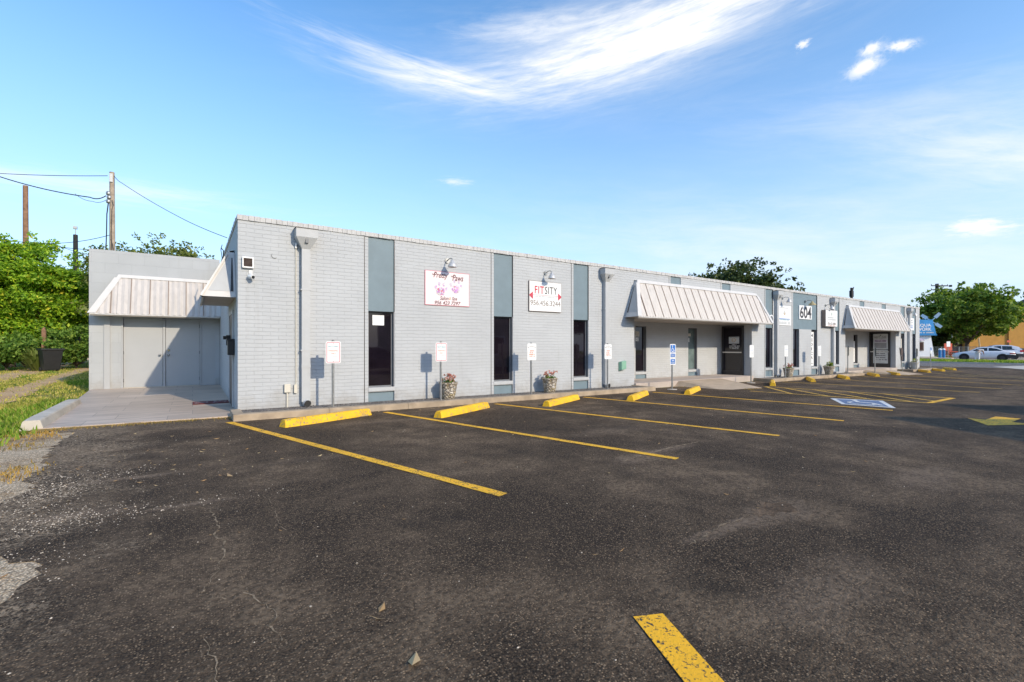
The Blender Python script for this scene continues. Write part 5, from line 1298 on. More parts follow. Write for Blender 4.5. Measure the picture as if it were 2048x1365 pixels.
mb.tube([tuple(rgt*a + Vector((0, -0.15, zz(py)))) for a, py in ((-0.05, 480), (0.05, 490), (0.14, 506))], 0.012, M_WIRE, 6)
mb.build('riser_cable', PM)
pole(51, 372, 33, 0.155, M_REDWOOD, 'brown wooden pole without wires rising out of the left trees')
PBk, pbk, hb = pole(151, 470, 34, 0.15, M_BLACKPOLE, 'short black pole with a small lamp on top beside the block wing')
mb = MB(); mb.tube([(0, 0, hb), (0, 0, hb+0.45)], 0.03, M_GALV, 8); mb.box(-0.13, 0.1, -0.1, 0.1, hb+0.42, hb+0.6, M_GALV); mb.build('lamp_head', PBk)
def wire(pts, r, label, name='overhead_wire', mat=M_WIRE, sag=0.0):
    P = []
    for a, b in zip(pts[:-1], pts[1:]):
        a = Vector(a); b = Vector(b)
        for k in range(12):
            u = k/12; P.append(a.lerp(b, u) - Vector((0, 0, sag*4*u*(1-u))))
    P.append(Vector(pts[-1]))
    mb = MB(); mb.tube(P, r, mat, 6); tag(mb.build(name, smooth=True), label, 'wire', 'overhead wires at the service pole')
wire([at(-260, 322, 26), at(215, 352, 26)], 0.016, 'thin cable running left from the very top of the service pole', sag=0.25)
wire([at(-260, 330, 26), at(0, 354, 26), at(180, 395, 26), at(212, 392, 26)], 0.026, 'thick drooping cable bundle ending at the meters', sag=0.12)
wire([at(150, 388, 26), at(185, 403, 26), at(213, 400, 26)], 0.012, 'short slack loop of cable left of the meters', sag=0.1)
wire([at(228, 352, 26), at(243, 366, 25), at(350, 430, 22), at(454, 476, 17.5)], 0.014, 'service cable slanting down from the pole to the flat roof', sag=0.05)
wire([at(-200, 470, 30), at(0, 478, 30), at(110, 487, 29), at(218, 471, 26)], 0.016, 'low cable across the tree tops to the service pole', sag=0.1)
wire([at(-200, 462, 31), at(40, 484, 31), at(178, 500, 31), at(330, 512, 31)], 0.018, 'upper one of two cables passing behind the block wing', sag=0.05)
wire([at(60, 487, 31), at(120, 493, 31), at(178, 510, 31), at(330, 540, 31)], 0.014, 'lower one of two cables passing behind the block wing', sag=0.05)
mb = MB(); c0 = Vector((BX0+0.02, 15.6, TOPZ)); mb.tube([c0+Vector(v) for v in ((0, 0, -1.0), (-0.06, 0, -0.3), (-0.05, 0, 0.05), (-0.1, 0.2, 0.15))], 0.014, M_WIRE, 6); mb.tube([c0+Vector(v) for v in ((-0.06, 0.5, 0.3), (-0.1, 0.3, 0.12), (-0.03, -0.1, -0.6))], 0.01, M_WIRE, 6)
tag(mb.build('roof_cable', smooth=True), 'black cable hanging over the roof edge above the side awning', 'cable')
# far poles on the right
PR, pr_, hr_ = pole(1874, 568, 76, 0.26, M_BLACKPOLE, 'far utility pole with crossarms above the big street tree')
mb = MB()
for z in (hr_-0.35, hr_-1.0): 
    a = rgt*(-1.3); b = rgt*1.3; mb.tube([a+Vector((0, -0.3, z)), b+Vector((0, -0.3, z))], 0.07, M_BLACKPOLE, 6)
    for q in range(4): mb.lathe([(0.06, 0), (0.05, 0.16), (0.02, 0.2)], M_GREYMETAL, 8, tuple(a.lerp(b, q/3)+Vector((0, -0.3, z+0.06))))
mb.build('crossarm', PR)
mb = MB(); mb.tube([rgt*2.2+Vector((0, 0, hr_-0.5)), rgt*2.2+Vector((0, 0, hr_-0.2))], 0.2, M_BLACKPOLE, 10); mb.tube([Vector((0, 0, hr_-0.4)), rgt*2.2+Vector((0, 0, hr_-0.35))], 0.05, M_BLACKPOLE, 6); mb.build('street_lamp_arm', PR)
PF, pf, hf = pole(1703, 576, 62, 0.17, M_BLACKPOLE, 'dark pole top sticking up behind the roof above the second awning')
mb = MB(); mb.tube([Vector((0, 0, hf-1)), rgt*0.3+Vector((0, 0, hf+0.1))], 0.05, M_BLACKPOLE, 6); mb.box(-0.3, 0.3, -0.15, 0.15, hf-1.2, hf-0.4, M_BLACKPOLE); mb.build('transformer', PF)

# ------------------------------------------------------------------ black bin, broken post
p = at(101, 693, 25.5); t = thing('trash_bin', (p.x, p.y, zg(p.x)), 'black wheeled bin standing in front of the shrubs by the dirt track', 'bin', rz=0.4)
mb = MB(); mb.add([(-0.30, -0.35, 0.08), (0.30, -0.35, 0.08), (0.30, 0.35, 0.08), (-0.30, 0.35, 0.08), (-0.42, -0.45, 1.15), (0.42, -0.45, 1.15), (0.42, 0.45, 1.15), (-0.42, 0.45, 1.15)], [(0,3,2,1),(0,1,5,4),(1,2,6,5),(2,3,7,6),(3,0,4,7),(4,5,6,7)], M_BLACK); mb.build('body', t, bevel=0.02)
mb = MB(); mb.box(-0.47, 0.47, -0.50, 0.48, 1.152, 1.24, M_BLACK); mb.build('lid', t, bevel=0.02)
for s in (-1, 1):
    mb = MB(); mb.tube([(s*0.30, 0.36, 0.12), (s*0.36, 0.36, 0.12)], 0.12, M_TYRE, 12); mb.build('wheel', t)
p = at(88, 693, 27.5); t = thing('broken_post', (p.x, p.y, zg(p.x)), 'short splintered reddish wooden post above the black bin', 'post')
mb = MB(); mb.prism([(-0.10, 0), (0.10, 0), (0.085, 2.25), (0.02, 2.5), (-0.09, 2.35)], 'y', -0.09, 0.09, M_REDWOOD); mb.build('stump', t)

# ------------------------------------------------------------------ the far side of the street
# windmill-shaped water kiosk
d_ = 60.0; kp = at(1829, 693, d_); KZ = -0.1
th = math.atan2(1.0, -0.28)
t = thing('water_kiosk', (kp.x, kp.y, KZ), 'white water vending kiosk with a bright blue printed upper band and windmill sails', 'kiosk', rz=math.radians(38)-PI/2)
def sc_h(py): return CAMH + (HOR-py)/F*d_ - KZ
zb, zt0, zt1 = sc_h(711), sc_h(672), sc_h(641)
mb = MB(); wb, wt = 1.45, 1.18
mb.add([(-wb, -wb, 0), (wb, -wb, 0), (wb, wb, 0), (-wb, wb, 0), (-wt, -wt, zt0), (wt, -wt, zt0), (wt, wt, zt0), (-wt, wt, zt0)], [(0,1,5,4),(1,2,6,5),(2,3,7,6),(3,0,4,7)], M_WHITE); mb.build('body', t)
mb = MB(); mb.box(-1.6, 1.6, -1.6, 1.6, 0, 0.22, M_CONC); mb.build('plinth', t)
mb = MB(); wr = 1.62
mb.box(-wr, wr, -wr, wr, zt0, zt0+0.12, M_KIOSKBLUE)
mb.add([(-wr+.05, -wr+.05, zt0+.12), (wr-.05, -wr+.05, zt0+.12), (wr-.05, wr-.05, zt0+.12), (-wr+.05, wr-.05, zt0+.12), (-1.3, -1.3, zt1), (1.3, -1.3, zt1), (1.3, 1.3, zt1), (-1.3, 1.3, zt1)], [(0,1,5,4),(1,2,6,5),(2,3,7,6),(3,0,4,7),(4,5,6,7)], M_KIOSKBLUE); rf = mb.build('roof', t)
mb = MB()
def slope(u, v, o=0.02): 
    k = (v-(zt0+.12))/(zt1-zt0-.12); return (u, -(wr-.05) + (wr-.05-1.3)*k - o, v)
add_text(mb, 'AQUA', 0.35, zt0+1.25, 1.5, 0.42, M_WHITE, fn=slope, bold=0.02); add_text(mb, 'WORK', 0.35, zt0+0.78, 1.5, 0.40, M_WHITE, fn=slope, bold=0.02); small_print(mb, 0.35, zt0+0.36, 1.8, 0.14, M_LIGHTINK, 0, random.Random(2), slope)
mb.build('lettering', rf)
mb = MB(); e1 = lambda u, v: ((wr-.05) - (wr-.05-1.3)*((v-(zt0+.12))/(zt1-zt0-.12)) + 0.02, u, v)
mb.quad([e1(-0.75, zt0+.3), e1(0.75, zt0+.3), e1(0.75, zt1-.35), e1(-0.75, zt1-.35)], M_WHITE)
e2 = lambda u, v: tuple(Vector(e1(u, v)) + Vector((0.01, 0, 0))); small_print(mb, 0, zt1-0.7, 1.0, 0.4, M_TEAL, 0, random.Random(3), e2); small_print(mb, 0, zt0+0.6, 1.0, 0.35, M_BROWNINK, 0, random.Random(4), e2); mb.build('price_panel', rf)
mb = MB(); mb.box(-0.45, 0.35, -wb-0.02, -wt, 0.95, 2.05, M_BROWNINK); wd = mb.build('dispenser', t)
mb = MB(); mb.box(-0.35, 0.25, -wb-0.03, -wb-0.021, 1.05, 1.95, M_DARKMAROON); mb.build('pane', wd)
mb = MB(); mb.prism([(0.0-0.05+0.5*math.cos(k*PI/8), 2.2+0.32*math.sin(k*PI/8)) for k in range(9)], 'y', -wb+0.02, -wb+0.1, M_LILAC); mb.build('arched_sign', t)
hub = Vector((1.55, -0.5, zt1-0.15)); hd = Vector((0.86, -0.5, 0)); hz_ = Vector((0, 0, 1)); nh = Vector((-0.5, -0.86, 0))
mb = MB(); mb.tube([hub-nh*0.5, hub+nh*0.12], 0.07, M_WHITE, 10)
for k in range(4):
    a = PI/4 + k*PI/2 + 0.08; dr = hd*math.cos(a) + hz_*math.sin(a); pp = hz_*math.cos(a) - hd*math.sin(a); h0 = hub + nh*0.1
    mb.add([h0+pp*0.05, h0-pp*0.05, h0+dr*0.55-pp*0.05, h0+dr*0.55-pp*0.2, h0+dr*1.25-pp*0.17, h0+dr*1.25+pp*0.17, h0+dr*0.55+pp*0.2, h0+dr*0.55+pp*0.05], [tuple(range(8))], M_WHITE)
mb.build('sails', t)
# blue bollards
for px, lab in ((1880, 'left one of two blue bollards with white caps'), (1887.5, 'right one of two blue bollards with white caps')):
    p = at(px, 693, 57); t = thing('bollard', (p.x, p.y, -0.1), lab, 'bollard', 'blue bollards by the kiosk')
    mb = MB(); mb.lathe([(0.15, 0), (0.15, 1.05)], M_BOLLARD, 14); mb.build('post', t, smooth=False)
    mb = MB(); mb.lathe([(0.155, 1.052), (0.155, 1.14), (0.11, 1.22), (0.0, 1.25)], M_WHITE, 14); mb.build('cap', t, smooth=True)
sheet('kiosk_island', [tuple(at(a, 693, b).xy) for a, b in ((1830, 56), (1903, 53.5), (1908, 56), (1890, 59), (1830, 63))], -0.05, M_TANCONC, thick=0.16)
sheet('lawn', [tuple(at(a, 693, b).xy) for a, b in ((1866, 64), (1922, 60), (1922, 68), (1860, 75))], 0.02, M_TURF)
# parking sign beyond the bollards
p = at(1896, 693, 58); t = thing('street_sign', (p.x, p.y, -0.1), 'small white sign on a pale post between the bollards and the white sedan', 'sign', rz=A-PI/2)
mb = MB(); mb.tube([(0, 0, 0), (0, 0, 1.9)], 0.045, M_WOODPOLE, 8); mb.build('post', t); mb = MB(); mb.box(-0.22, 0.22, -0.07, -0.05, 1.45, 2.1, M_WHITE); mb.build('sign_plate', t)
# red picnic table and chair-like board
p = at(1899, 693, 63); t = thing('picnic_table', (p.x, p.y, -0.1), 'red picnic table on the grass behind the blue bollards', 'table', rz=A-PI/2+0.3)
mb = MB(); mb.box(-1.0, 1.0, -0.4, 0.4, 0.74, 0.80, M_REDPAINT); mb.build('tabletop', t)
for s in (-1, 1): mb = MB(); mb.box(-1.0, 1.0, s*0.75-0.14, s*0.75+0.14, 0.42, 0.47, M_REDPAINT); mb.build('bench', t)
for s in (-0.7, 0.7):
    mb = MB(); mb.tube([(s, -0.7, 0), (s, -0.25, 0.74)], 0.05, M_REDPAINT, 6); mb.tube([(s, 0.7, 0), (s, 0.25, 0.74)], 0.05, M_REDPAINT, 6); mb.tube([(s, -0.85, 0.39), (s, 0.85, 0.39)], 0.04, M_REDPAINT, 6); mb.build('leg', t)
p = at(1896, 693, 66); t = thing('red_board', (p.x, p.y, -0.1), 'upright orange red board behind the picnic table', 'board', rz=A-PI/2)
mb = MB(); mb.box(-0.55, 0.55, -0.04, 0.04, 0.9, 1.9, M_REDPAINT); mb.build('panel', t); mb = MB(); mb.tube([(-0.4, 0, 0), (-0.4, 0, 0.9)], 0.05, M_REDPAINT, 6); mb.tube([(0.4, 0, 0), (0.4, 0, 0.9)], 0.05, M_REDPAINT, 6); mb.build('leg', t)
# chain-link fence
p0, p1 = at(1866, 693, 70), at(2010, 693, 66); t = thing('chain_link_fence', (p0.x, p0.y, -0.1), 'low chain-link fence with grey posts in front of the ochre house', 'fence')
v = (p1-p0); v.z = 0
for k in range(9):
    q = v*(k/8); mb = MB(); mb.tube([q, q+Vector((0, 0, 1.45))], 0.06, M_GALV, 8); mb.build('post', t)
mb = MB(); mb.tube([Vector((0, 0, 1.42)), v+Vector((0, 0, 1.42))], 0.035, M_GALV, 6); mb.build('rail', t)
mb = MB(); n = 90
for k in range(n):
    for s in (-1, 1): 
        a = v*(k/n); b = v*((k+3*s)/n)
        if 0 <= k+3*s <= n: mb.tube([a+Vector((0, 0, 0.03)), b+Vector((0, 0, 1.4))], 0.008, M_GALV, 3, cap=False)
mb.build('mesh', t)
# ochre house with dark porch
hp = at(2030, 693, 78); t = thing('ochre_house', (hp.x, hp.y, -0.1), 'ochre yellow house with a gable behind the parked cars', 'house', rz=math.radians(38)-PI/2)
mb = MB(); W0, W1, Hh = -0.8, 17.0, 6.9
mb.box(W0, W1, 0, 4, 0, Hh, M_OCHRE); mb.box(-6.5, W0-0.01, 0.2, 4, 0, 4.9, M_OCHRE)
mb.add([(W0, 0, Hh), (W1, 0, Hh), ((W0+W1)/2+1, 0, Hh+6.0), (W0, 4, Hh), (W1, 4, Hh), ((W0+W1)/2+1, 4, Hh+6.0)], [(0, 1, 2), (4, 3, 5)], M_OCHRE); mb.build('wall', t)
mb = MB(); ap = Vector(((W0+W1)/2+1, 0, Hh+6.05))
mb.add([(W0-0.4, -0.2, Hh-0.2), (ap.x, -0.2, ap.z+.05), (ap.x, 4.2, ap.z+.05), (W0-0.4, 4.2, Hh-0.2), (W1+0.6, -0.2, Hh-0.3), (W1+0.6, 4.2, Hh-0.3)], [(0, 1, 2, 3), (1, 4, 5, 2)], M_DARKROOF); mb.build('roof', t)
mb = MB(); mb.box(-13.5, -6.55, 1.0, 9, 0, 2.6, M_DARKMAROON); mb.box(-14.0, -6.55, 0.6, 9.4, 2.6, 2.85, M_DARKROOF); mb.build('porch', t)
# leaning tan post, red sign, dark gate panel
p = at(1960, 693, 58); t = thing('leaning_post', (p.x, p.y, -0.1), 'leaning tan post behind the white sedan', 'post', rz=A-PI/2)
mb = MB(); mb.tube([(0.1, 0, 0), (-0.14, 0, 2.5)], [0.09, 0.08], M_TANPOST, 8); mb.build('shaft', t)
p = at(2016.5, 693, 60); t = thing('red_street_sign', (p.x, p.y, -0.1), 'small dark red sign on a post above the silver hatchback', 'sign', rz=A-PI/2)
mb = MB(); mb.tube([(0.1, 0, 0), (0.0, 0, 2.4)], 0.06, M_BROWNSIGN, 8); mb.build('post', t); mb = MB(); mb.box(-0.25, 0.25, -0.08, -0.05, 2.0, 2.25, M_REDPAINT); mb.build('sign_plate', t)
p = at(2046, 693, 60); t = thing('dark_gate', (p.x, p.y, -0.1), 'dark gate panel against the ochre house at the right edge', 'gate', rz=A-PI/2)
mb = MB(); mb.box(-0.6, 1.4, -0.03, 0.03, 0.1, 1.25, M_BLACK); mb.build('panel', t); mb = MB(); mb.tube([(-0.25, -0.05, 0), (-0.25, -0.05, 1.3)], 0.04, M_GALV, 8); mb.build('post', t)

# ------------------------------------------------------------------ cars
def car(loc, rz, paint, label, hatch=False, LL=4.75, open_door=False):
    """x = length (nose at +x), y = width, z up; lofted body"""
    t = thing('hatchback' if hatch else 'sedan', loc, label, 'car', 'cars parked across the street', rz)
    k = LL/4.75
    if not hatch:
        st = [(-2.37, 0.42, 0.78, 0.62), (-2.30, 0.30, 0.93, 0.80), (-1.9, 0.24, 0.99, 0.86), (-1.45, 0.22, 1.0, 0.88), (-0.7, 0.20, 0.98, 0.89), (0.3, 0.20, 0.96, 0.89), (1.0, 0.20, 0.95, 0.88), (1.6, 0.22, 0.87, 0.86), (2.1, 0.26, 0.76, 0.80), (2.32, 0.34, 0.66, 0.68), (2.38, 0.42, 0.58, 0.55)]
        gh = [(-1.72, 0.98, 0.98), (-1.05, 0.98, 1.33), (-0.55, 0.97, 1.425), (0.05, 0.97, 1.42), (0.45, 0.96, 1.33), (1.12, 0.95, 0.96)]
    else:
        st = [(-2.30, 0.45, 0.95, 0.70), (-2.25, 0.32, 1.05, 0.82), (-1.9, 0.24, 1.06, 0.88), (-1.2, 0.22, 1.04, 0.9), (-0.3, 0.21, 1.02, 0.9), (0.6, 0.21, 1.0, 0.9), (1.2, 0.22, 0.97, 0.88), (1.8, 0.25, 0.86, 0.84), (2.2, 0.32, 0.72, 0.72), (2.3, 0.42, 0.6, 0.58)]
        gh = [(-2.2, 1.05, 1.08), (-1.95, 1.05, 1.42), (-1.3, 1.04, 1.60), (-0.3, 1.02, 1.64), (0.3, 1.0, 1.55), (1.35, 0.97, 0.99)]
    mb = MB(); V = []; n = 8
    for x, zb_, zt_, hw in st:
        pts = [(0, zb_), (hw*0.93, zb_), (hw, zb_+(zt_-zb_)*0.35), (hw*0.985, zb_+(zt_-zb_)*0.8), (hw*0.90, zt_), (0, zt_+0.02)]
        ring = [(x*k, p[0], p[1]) for p in pts] + [(x*k, -p[0], p[1]) for p in pts[-2:0:-1]]
        V += ring
    m = len(ring); Fc = []
    for i in range(len(st)-1):
        for j in range(m): Fc.append((i*m+j, i*m+(j+1) % m, (i+1)*m+(j+1) % m, (i+1)*m+j))
    Fc += [tuple(range(m))[::-1], tuple((len(st)-1)*m+j for j in range(m))]
    mb.add(V, Fc, paint); body = mb.build('body', t, smooth=True)
    mb = MB(); V = []
    for x, zb_, zt_ in gh:
        w0, w1 = 0.80, 0.80 - 0.20*min(1, (zt_-zb_)/0.45)
        V += [(x*k, w0, zb_-0.02), (x*k, w1, zt_-0.03), (x*k, w1*0.85, zt_), (x*k, -w1*0.85, zt_), (x*k, -w1, zt_-0.03), (x*k, -w0, zb_-0.02)]
    Fc = []
    for i in range(len(gh)-1):
        for j in range(5): Fc.append((i*6+j, i*6+j+1, (i+1)*6+j+1, (i+1)*6+j))
    mb.add(V, Fc, paint); cabin = mb.build('cabin', t, smooth=False)
    # side glass, windscreen, rear screen set a little proud of the cabin skin
    def side(xa, xb, inset, s):
        def zl(x): 
            for (x0, b0, t0), (x1, b1, t1) in zip(gh[:-1], gh[1:]):
                if x0 <= x <= x1: u = (x-x0)/(x1-x0); return b0+(b1-b0)*u, t0+(t1-t0)*u
            return gh[-1][1:]
        P = []; Q = []
        for q in range(6):
            x = xa + (xb-xa)*q/5; b, tt = zl(x); w1 = 0.80-0.20*min(1, (tt-b)/0.45)
            f = lambda z: 0.80 + (w1-0.80)*((z-b+0.02)/(tt-b-0.01)) + 0.006
            za = b+0.04; zb2 = max(za+0.01, tt-inset); P.append((x*k, s*f(za), za)); Q.append((x*k, s*f(zb2), zb2))
        g = MB(); 
        for q in range(5): g.quad([P[q], P[q+1], Q[q+1], Q[q]] if s < 0 else [P[q+1], P[q], Q[q], Q[q+1]], M_CARGLASS)
        g.build('side_window', t)
    for s in (-1, 1):
        if hatch: side(-1.75, -0.45, 0.11, s); side(-0.38, 1.0, 0.10, s)
        else: side(-1.38, -0.42, 0.10, s); side(-0.32, 0.78, 0.10, s)
    for a, b in ((0, 1), (len(gh)-2, len(gh)-1)):
        g = MB(); i0, i1 = (a, b); A0 = gh[i0]; B0 = gh[i1]
        lo, hi = (A0, B0) if A0[2] < B0[2] else (B0, A0)
        off = 0.008*(1 if lo[0] > hi[0] else -1)
        g.quad([((lo[0]*k*0.9+hi[0]*k*0.1)+off, -0.66, lo[2]+0.04+0.008), ((lo[0]*k*0.9+hi[0]*k*0.1)+off, 0.66, lo[2]+0.04+0.008), (hi[0]*k+off, 0.52, hi[2]-0.02), (hi[0]*k+off, -0.52, hi[2]-0.02)], M_CARGLASS); g.build('windscreen' if a else 'rear_window', t)
    for x in (-1.42*k, 1.45*k):
        for s in (-1, 1):
            w = MB(); w.tube([(x, s*0.66, 0.32), (x, s*0.895, 0.32)], 0.325, M_TYRE, 22); wo = w.build('wheel', t)
            w = MB(); w.tube([(x, s*0.896, 0.32), (x, s*0.90, 0.32)], 0.19, M_CLAD if not hatch else M_GREYMETAL, 16); w.build('rim', wo)
            w = MB(); w.tube([(x, s*0.875, 0.34), (x, s*0.893, 0.34)], 0.40, M_BLACK, 22); w.build('wheel_arch', t)
    for s in (-1, 1):
        w = MB(); w.box(-2.36*k, -1.95*k, s*0.86-0.02, s*0.86+0.02, 0.72 if not hatch else 0.85, 0.82 if not hatch else 1.05, M_TAIL); w.box(-2.37*k, -2.30*k, s*0.62-0.16, s*0.62+0.16, 0.73 if not hatch else 0.85, 0.83 if not hatch else 1.05, M_TAIL); w.build('tail_light', t)
        w = MB(); w.box(2.08*k, 2.33*k, s*0.62-0.15, s*0.62+0.15, 0.60, 0.70, M_LIGHTINK); w.build('headlight', t)
        w = MB(); w.box(0.72*k, 0.85*k, s*0.93-0.08, s*0.93+0.08, 0.98, 1.09, paint); w.build('mirror', t)
    w = MB()
    for s in (-1, 1): w.box(-2.30*k, -1.72*k, s*0.865-0.02, s*0.865+0.022, 0.30, 0.64, M_CLAD)
    w.box(-2.40*k, -2.30*k, -0.78, 0.78, 0.32, 0.62, M_CLAD if not hatch else paint); w.build('bumper', t)
    return t
cp = at(1966, 693, 49.0); dirn = Vector((-0.19, 0.98))   # nose points along the street, to the left in the view
rzc = math.atan2(dirn.y, dirn.x)
car((cp.x, cp.y, -0.088), rzc, M_CARWHITE, 'white sedan with a dark rear bumper and black wheels, person at its door', LL=4.62)
cp2 = at(1989, 693, 55.0)
car((cp2.x, cp2.y, -0.088), rzc + 0.28, M_CARSILVER, 'pale silver hatchback parked behind the white sedan', hatch=True, LL=4.5)
M_CARDARK = plain('dark_car_paint', (0.02, 0.022, 0.028), 0.22, var=0.02)
o = car((8.6, -4.6, zg(8.6)+0.01), 0.12, M_CARDARK, 'dark sedan parked across the lot, out of the frame', LL=4.7); o['group'] = 'cars on the lot'
# person in white bending into the open front door
pp = at(1955.5, 693, 47.6)
t = thing('person', (pp.x, pp.y, -0.088), 'person in white clothes bending forward beside the white sedan', 'person', rz=A-PI/2)
def skin(name, verts, edges, mat, parent, sub=1):
    me = bpy.data.meshes.new(name); me.from_pydata([v[:3] for v in verts], edges, []); me.materials.append(mat)
    o = bpy.data.objects.new(name, me); COL.objects.link(o); o.parent = parent
    md = o.modifiers.new('skin', 'SKIN'); me.skin_vertices or me.skin_vertices.new(name='')
    for v, sv in zip(verts, me.skin_vertices[0].data): sv.radius = (v[3], v[3]*(v[4] if len(v) > 4 else 1))
    me.skin_vertices[0].data[0].use_root = True
    md2 = o.modifiers.new('sub', 'SUBSURF'); md2.levels = sub; md2.render_levels = sub
    for p in me.polygons: p.use_smooth = True
    md.use_smooth_shade = True
    return o
# x = right in the view, bending towards +x
body = [(0, 0, 0.92, 0.13), (0.12, 0, 1.10, 0.12), (0.30, 0, 1.18, 0.13), (0.42, 0, 1.10, 0.07), (0.48, 0, 1.00, 0.095), (0.50, 0, 0.90, 0.07),
        (-0.02, -0.10, 0.88, 0.10), (0.02, -0.10, 0.48, 0.065), (0.0, -0.10, 0.08, 0.042), (0.12, -0.10, 0.03, 0.035), (-0.06, 0.10, 0.88, 0.10), (-0.10, 0.10, 0.48, 0.065), (-0.14, 0.10, 0.08, 0.042), (-0.02, 0.10, 0.03, 0.035),
        (0.32, -0.19, 1.12, 0.055), (0.36, -0.22, 0.86, 0.042), (0.46, -0.16, 0.68, 0.03), (0.32, 0.19, 1.12, 0.055), (0.40, 0.22, 0.88, 0.042), (0.52, 0.16, 0.72, 0.03)]
be = [(0,1),(1,2),(2,3),(3,4),(4,5),(0,6),(6,7),(7,8),(8,9),(0,10),(10,11),(11,12),(12,13),(2,14),(14,15),(15,16),(2,17),(17,18),(18,19)]
skin('body', body, be, M_SKIN, t)
for hx, hy, hz in ((0.46, -0.16, 0.68), (0.52, 0.16, 0.72)):
    for q in range(5):
        a = -0.6+q*0.3; mb = MB(); mb.tube([(hx, hy, hz), (hx+0.03+0.02*a, hy+0.03*a, hz-0.06), (hx+0.05, hy+0.035*a, hz-0.10+0.01*abs(a))], [0.012, 0.010, 0.007], M_SKIN, 6); mb.build('finger', t, smooth=True)
skin('trousers', [(0.0, 0, 0.93, 0.145), (-0.02, -0.10, 0.86, 0.115), (0.02, -0.10, 0.48, 0.085), (0.0, -0.10, 0.10, 0.075), (-0.06, 0.10, 0.86, 0.115), (-0.10, 0.10, 0.48, 0.085), (-0.14, 0.10, 0.10, 0.075)], [(0,1),(1,2),(2,3),(0,4),(4,5),(5,6)], M_CLOTH, t)
skin('shirt', [(0.02, 0, 0.95, 0.15), (0.12, 0, 1.11, 0.145), (0.30, 0, 1.18, 0.15), (0.32, -0.19, 1.13, 0.075), (0.35, -0.22, 0.98, 0.07), (0.32, 0.19, 1.13, 0.075), (0.38, 0.22, 0.99, 0.07)], [(0,1),(1,2),(2,3),(3,4),(2,5),(5,6)], M_CLOTH, t)
skin('hair', [(0.44, 0, 1.06, 0.06), (0.50, 0, 1.01, 0.10), (0.53, 0, 0.92, 0.085)], [(0,1),(1,2)], M_HAIR, t)
for y_ in (-0.10, 0.10):
    mb = MB(); x_ = 0.05 if y_ < 0 else -0.09; mb.box(x_-0.08, x_+0.15, y_-0.045, y_+0.045, 0.0, 0.07, M_CLOTH); mb.build('shoe', t, bevel=0.02)

# ------------------------------------------------------------------ buildings and trees across the lot, out of the frame (they shade it and show in the glass)
t = thing('gabled_building', (16.2, -6.3, zg(16)), 'beige building with two small gables across the lot', 'building')
mb = MB(); H0, Hp = 3.80, 5.02
for gx in (14.27-16.2, 18.15-16.2):
    mb.add([(gx-1.95, 0, -0.3), (gx+1.95, 0, -0.3), (gx+1.95, 0, H0), (gx, 0, Hp), (gx-1.95, 0, H0), (gx-1.95, -9, -0.3), (gx+1.95, -9, -0.3), (gx+1.95, -9, H0), (gx, -9, Hp), (gx-1.95, -9, H0)],
           [(1, 0, 4, 3, 2), (5, 6, 7, 8, 9), (0, 5, 9, 4), (6, 1, 2, 7), (4, 9, 8, 3), (3, 8, 7, 2)], M_BUILD)
mb.build('wall', t)
mb = MB()
for gx in (14.27-16.2, 18.15-16.2):
    for s in (-1, 1): mb.add([(gx, 0.12, Hp+0.05), (gx+s*2.15, 0.12, H0-0.05), (gx+s*2.15, -9.2, H0-0.05), (gx, -9.2, Hp+0.05)], [(0, 1, 2, 3) if s < 0 else (3, 2, 1, 0)], M_DARKROOF)
mb.build('roof', t)
for gx in (-1.9, 1.95):
    mb = MB(); mb.box(gx-0.5, gx+0.5, -0.02, 0.03, 0.9, 2.2, M_WHITE); w = mb.build('window', t); mb = MB(); mb.box(gx-0.43, gx+0.43, 0.031, 0.036, 0.97, 2.13, M_GLASS); mb.build('pane', w)
src = [o for o in bpy.data.objects if o.name == 'live_oak'][0]
for i, (x, y, s) in enumerate(((-6, -34, 0.9), (4, -38, 1.0), (30, -33, 1.05), (44, -36, 0.95), (60, -40, 1.0), (-20, -30, 1.0), (78, -30, 0.9))):
    c = copy_tree(src); c.location = (x, y, -0.1); c.scale = (s, s, s); c.rotation_euler = (0, 0, i*1.3); c.name = 'oak_tree'; c['group'] = 'oaks across the lot'
    c['label'] = 'dark oak in the row across the lot behind the viewer'

# ------------------------------------------------------------------ grass, stones, litter
def seg_dist(P, C):
    best = np.full(len(P), 1e9)
    for a, b in zip(C[:-1], C[1:]):
        a = np.array(a); b = np.array(b); ab = b-a
        u = np.clip(((P-a) @ ab)/(ab @ ab), 0, 1); d2 = np.linalg.norm(P - (a + u[:, None]*ab), axis=1); best = np.minimum(best, d2)
    return best
def grass(name, xy, hmin, hmax, mat, width=0.009):
    n = len(xy); a = RNG.uniform(0, 2*PI, n); h = RNG.uniform(hmin, hmax, n); w = width*RNG.uniform(0.7, 1.4, n)
    bend = RNG.uniform(0.1, 0.8, n)*h; b = RNG.uniform(0, 2*PI, n)
    z = np.array([zg(x) for x in xy[:, 0]])
    c = np.stack([xy[:, 0], xy[:, 1], z], 1); s = np.stack([np.cos(a)*w, np.sin(a)*w, np.zeros(n)], 1)
    mid = c + np.stack([np.cos(b)*bend*0.3, np.sin(b)*bend*0.3, h*0.6], 1); tip = c + np.stack([np.cos(b)*bend, np.sin(b)*bend, h], 1)
    V = np.stack([c-s, c+s, mid+s*0.7, tip, mid-s*0.7], 1).reshape(-1, 3); Q = np.arange(n*5).reshape(-1, 5)
    me = mesh_from_arrays(name, V, Q, mat); o = bpy.data.objects.new(name, me); COL.objects.link(o); o['kind'] = 'stuff'
    return o
def clump(n, xr, yr, k):
    c = np.stack([RNG.uniform(*xr, n//k), RNG.uniform(*yr, n//k)], 1); p = np.repeat(c, k, axis=0) + RNG.normal(scale=0.10, size=((n//k)*k, 2)); return p
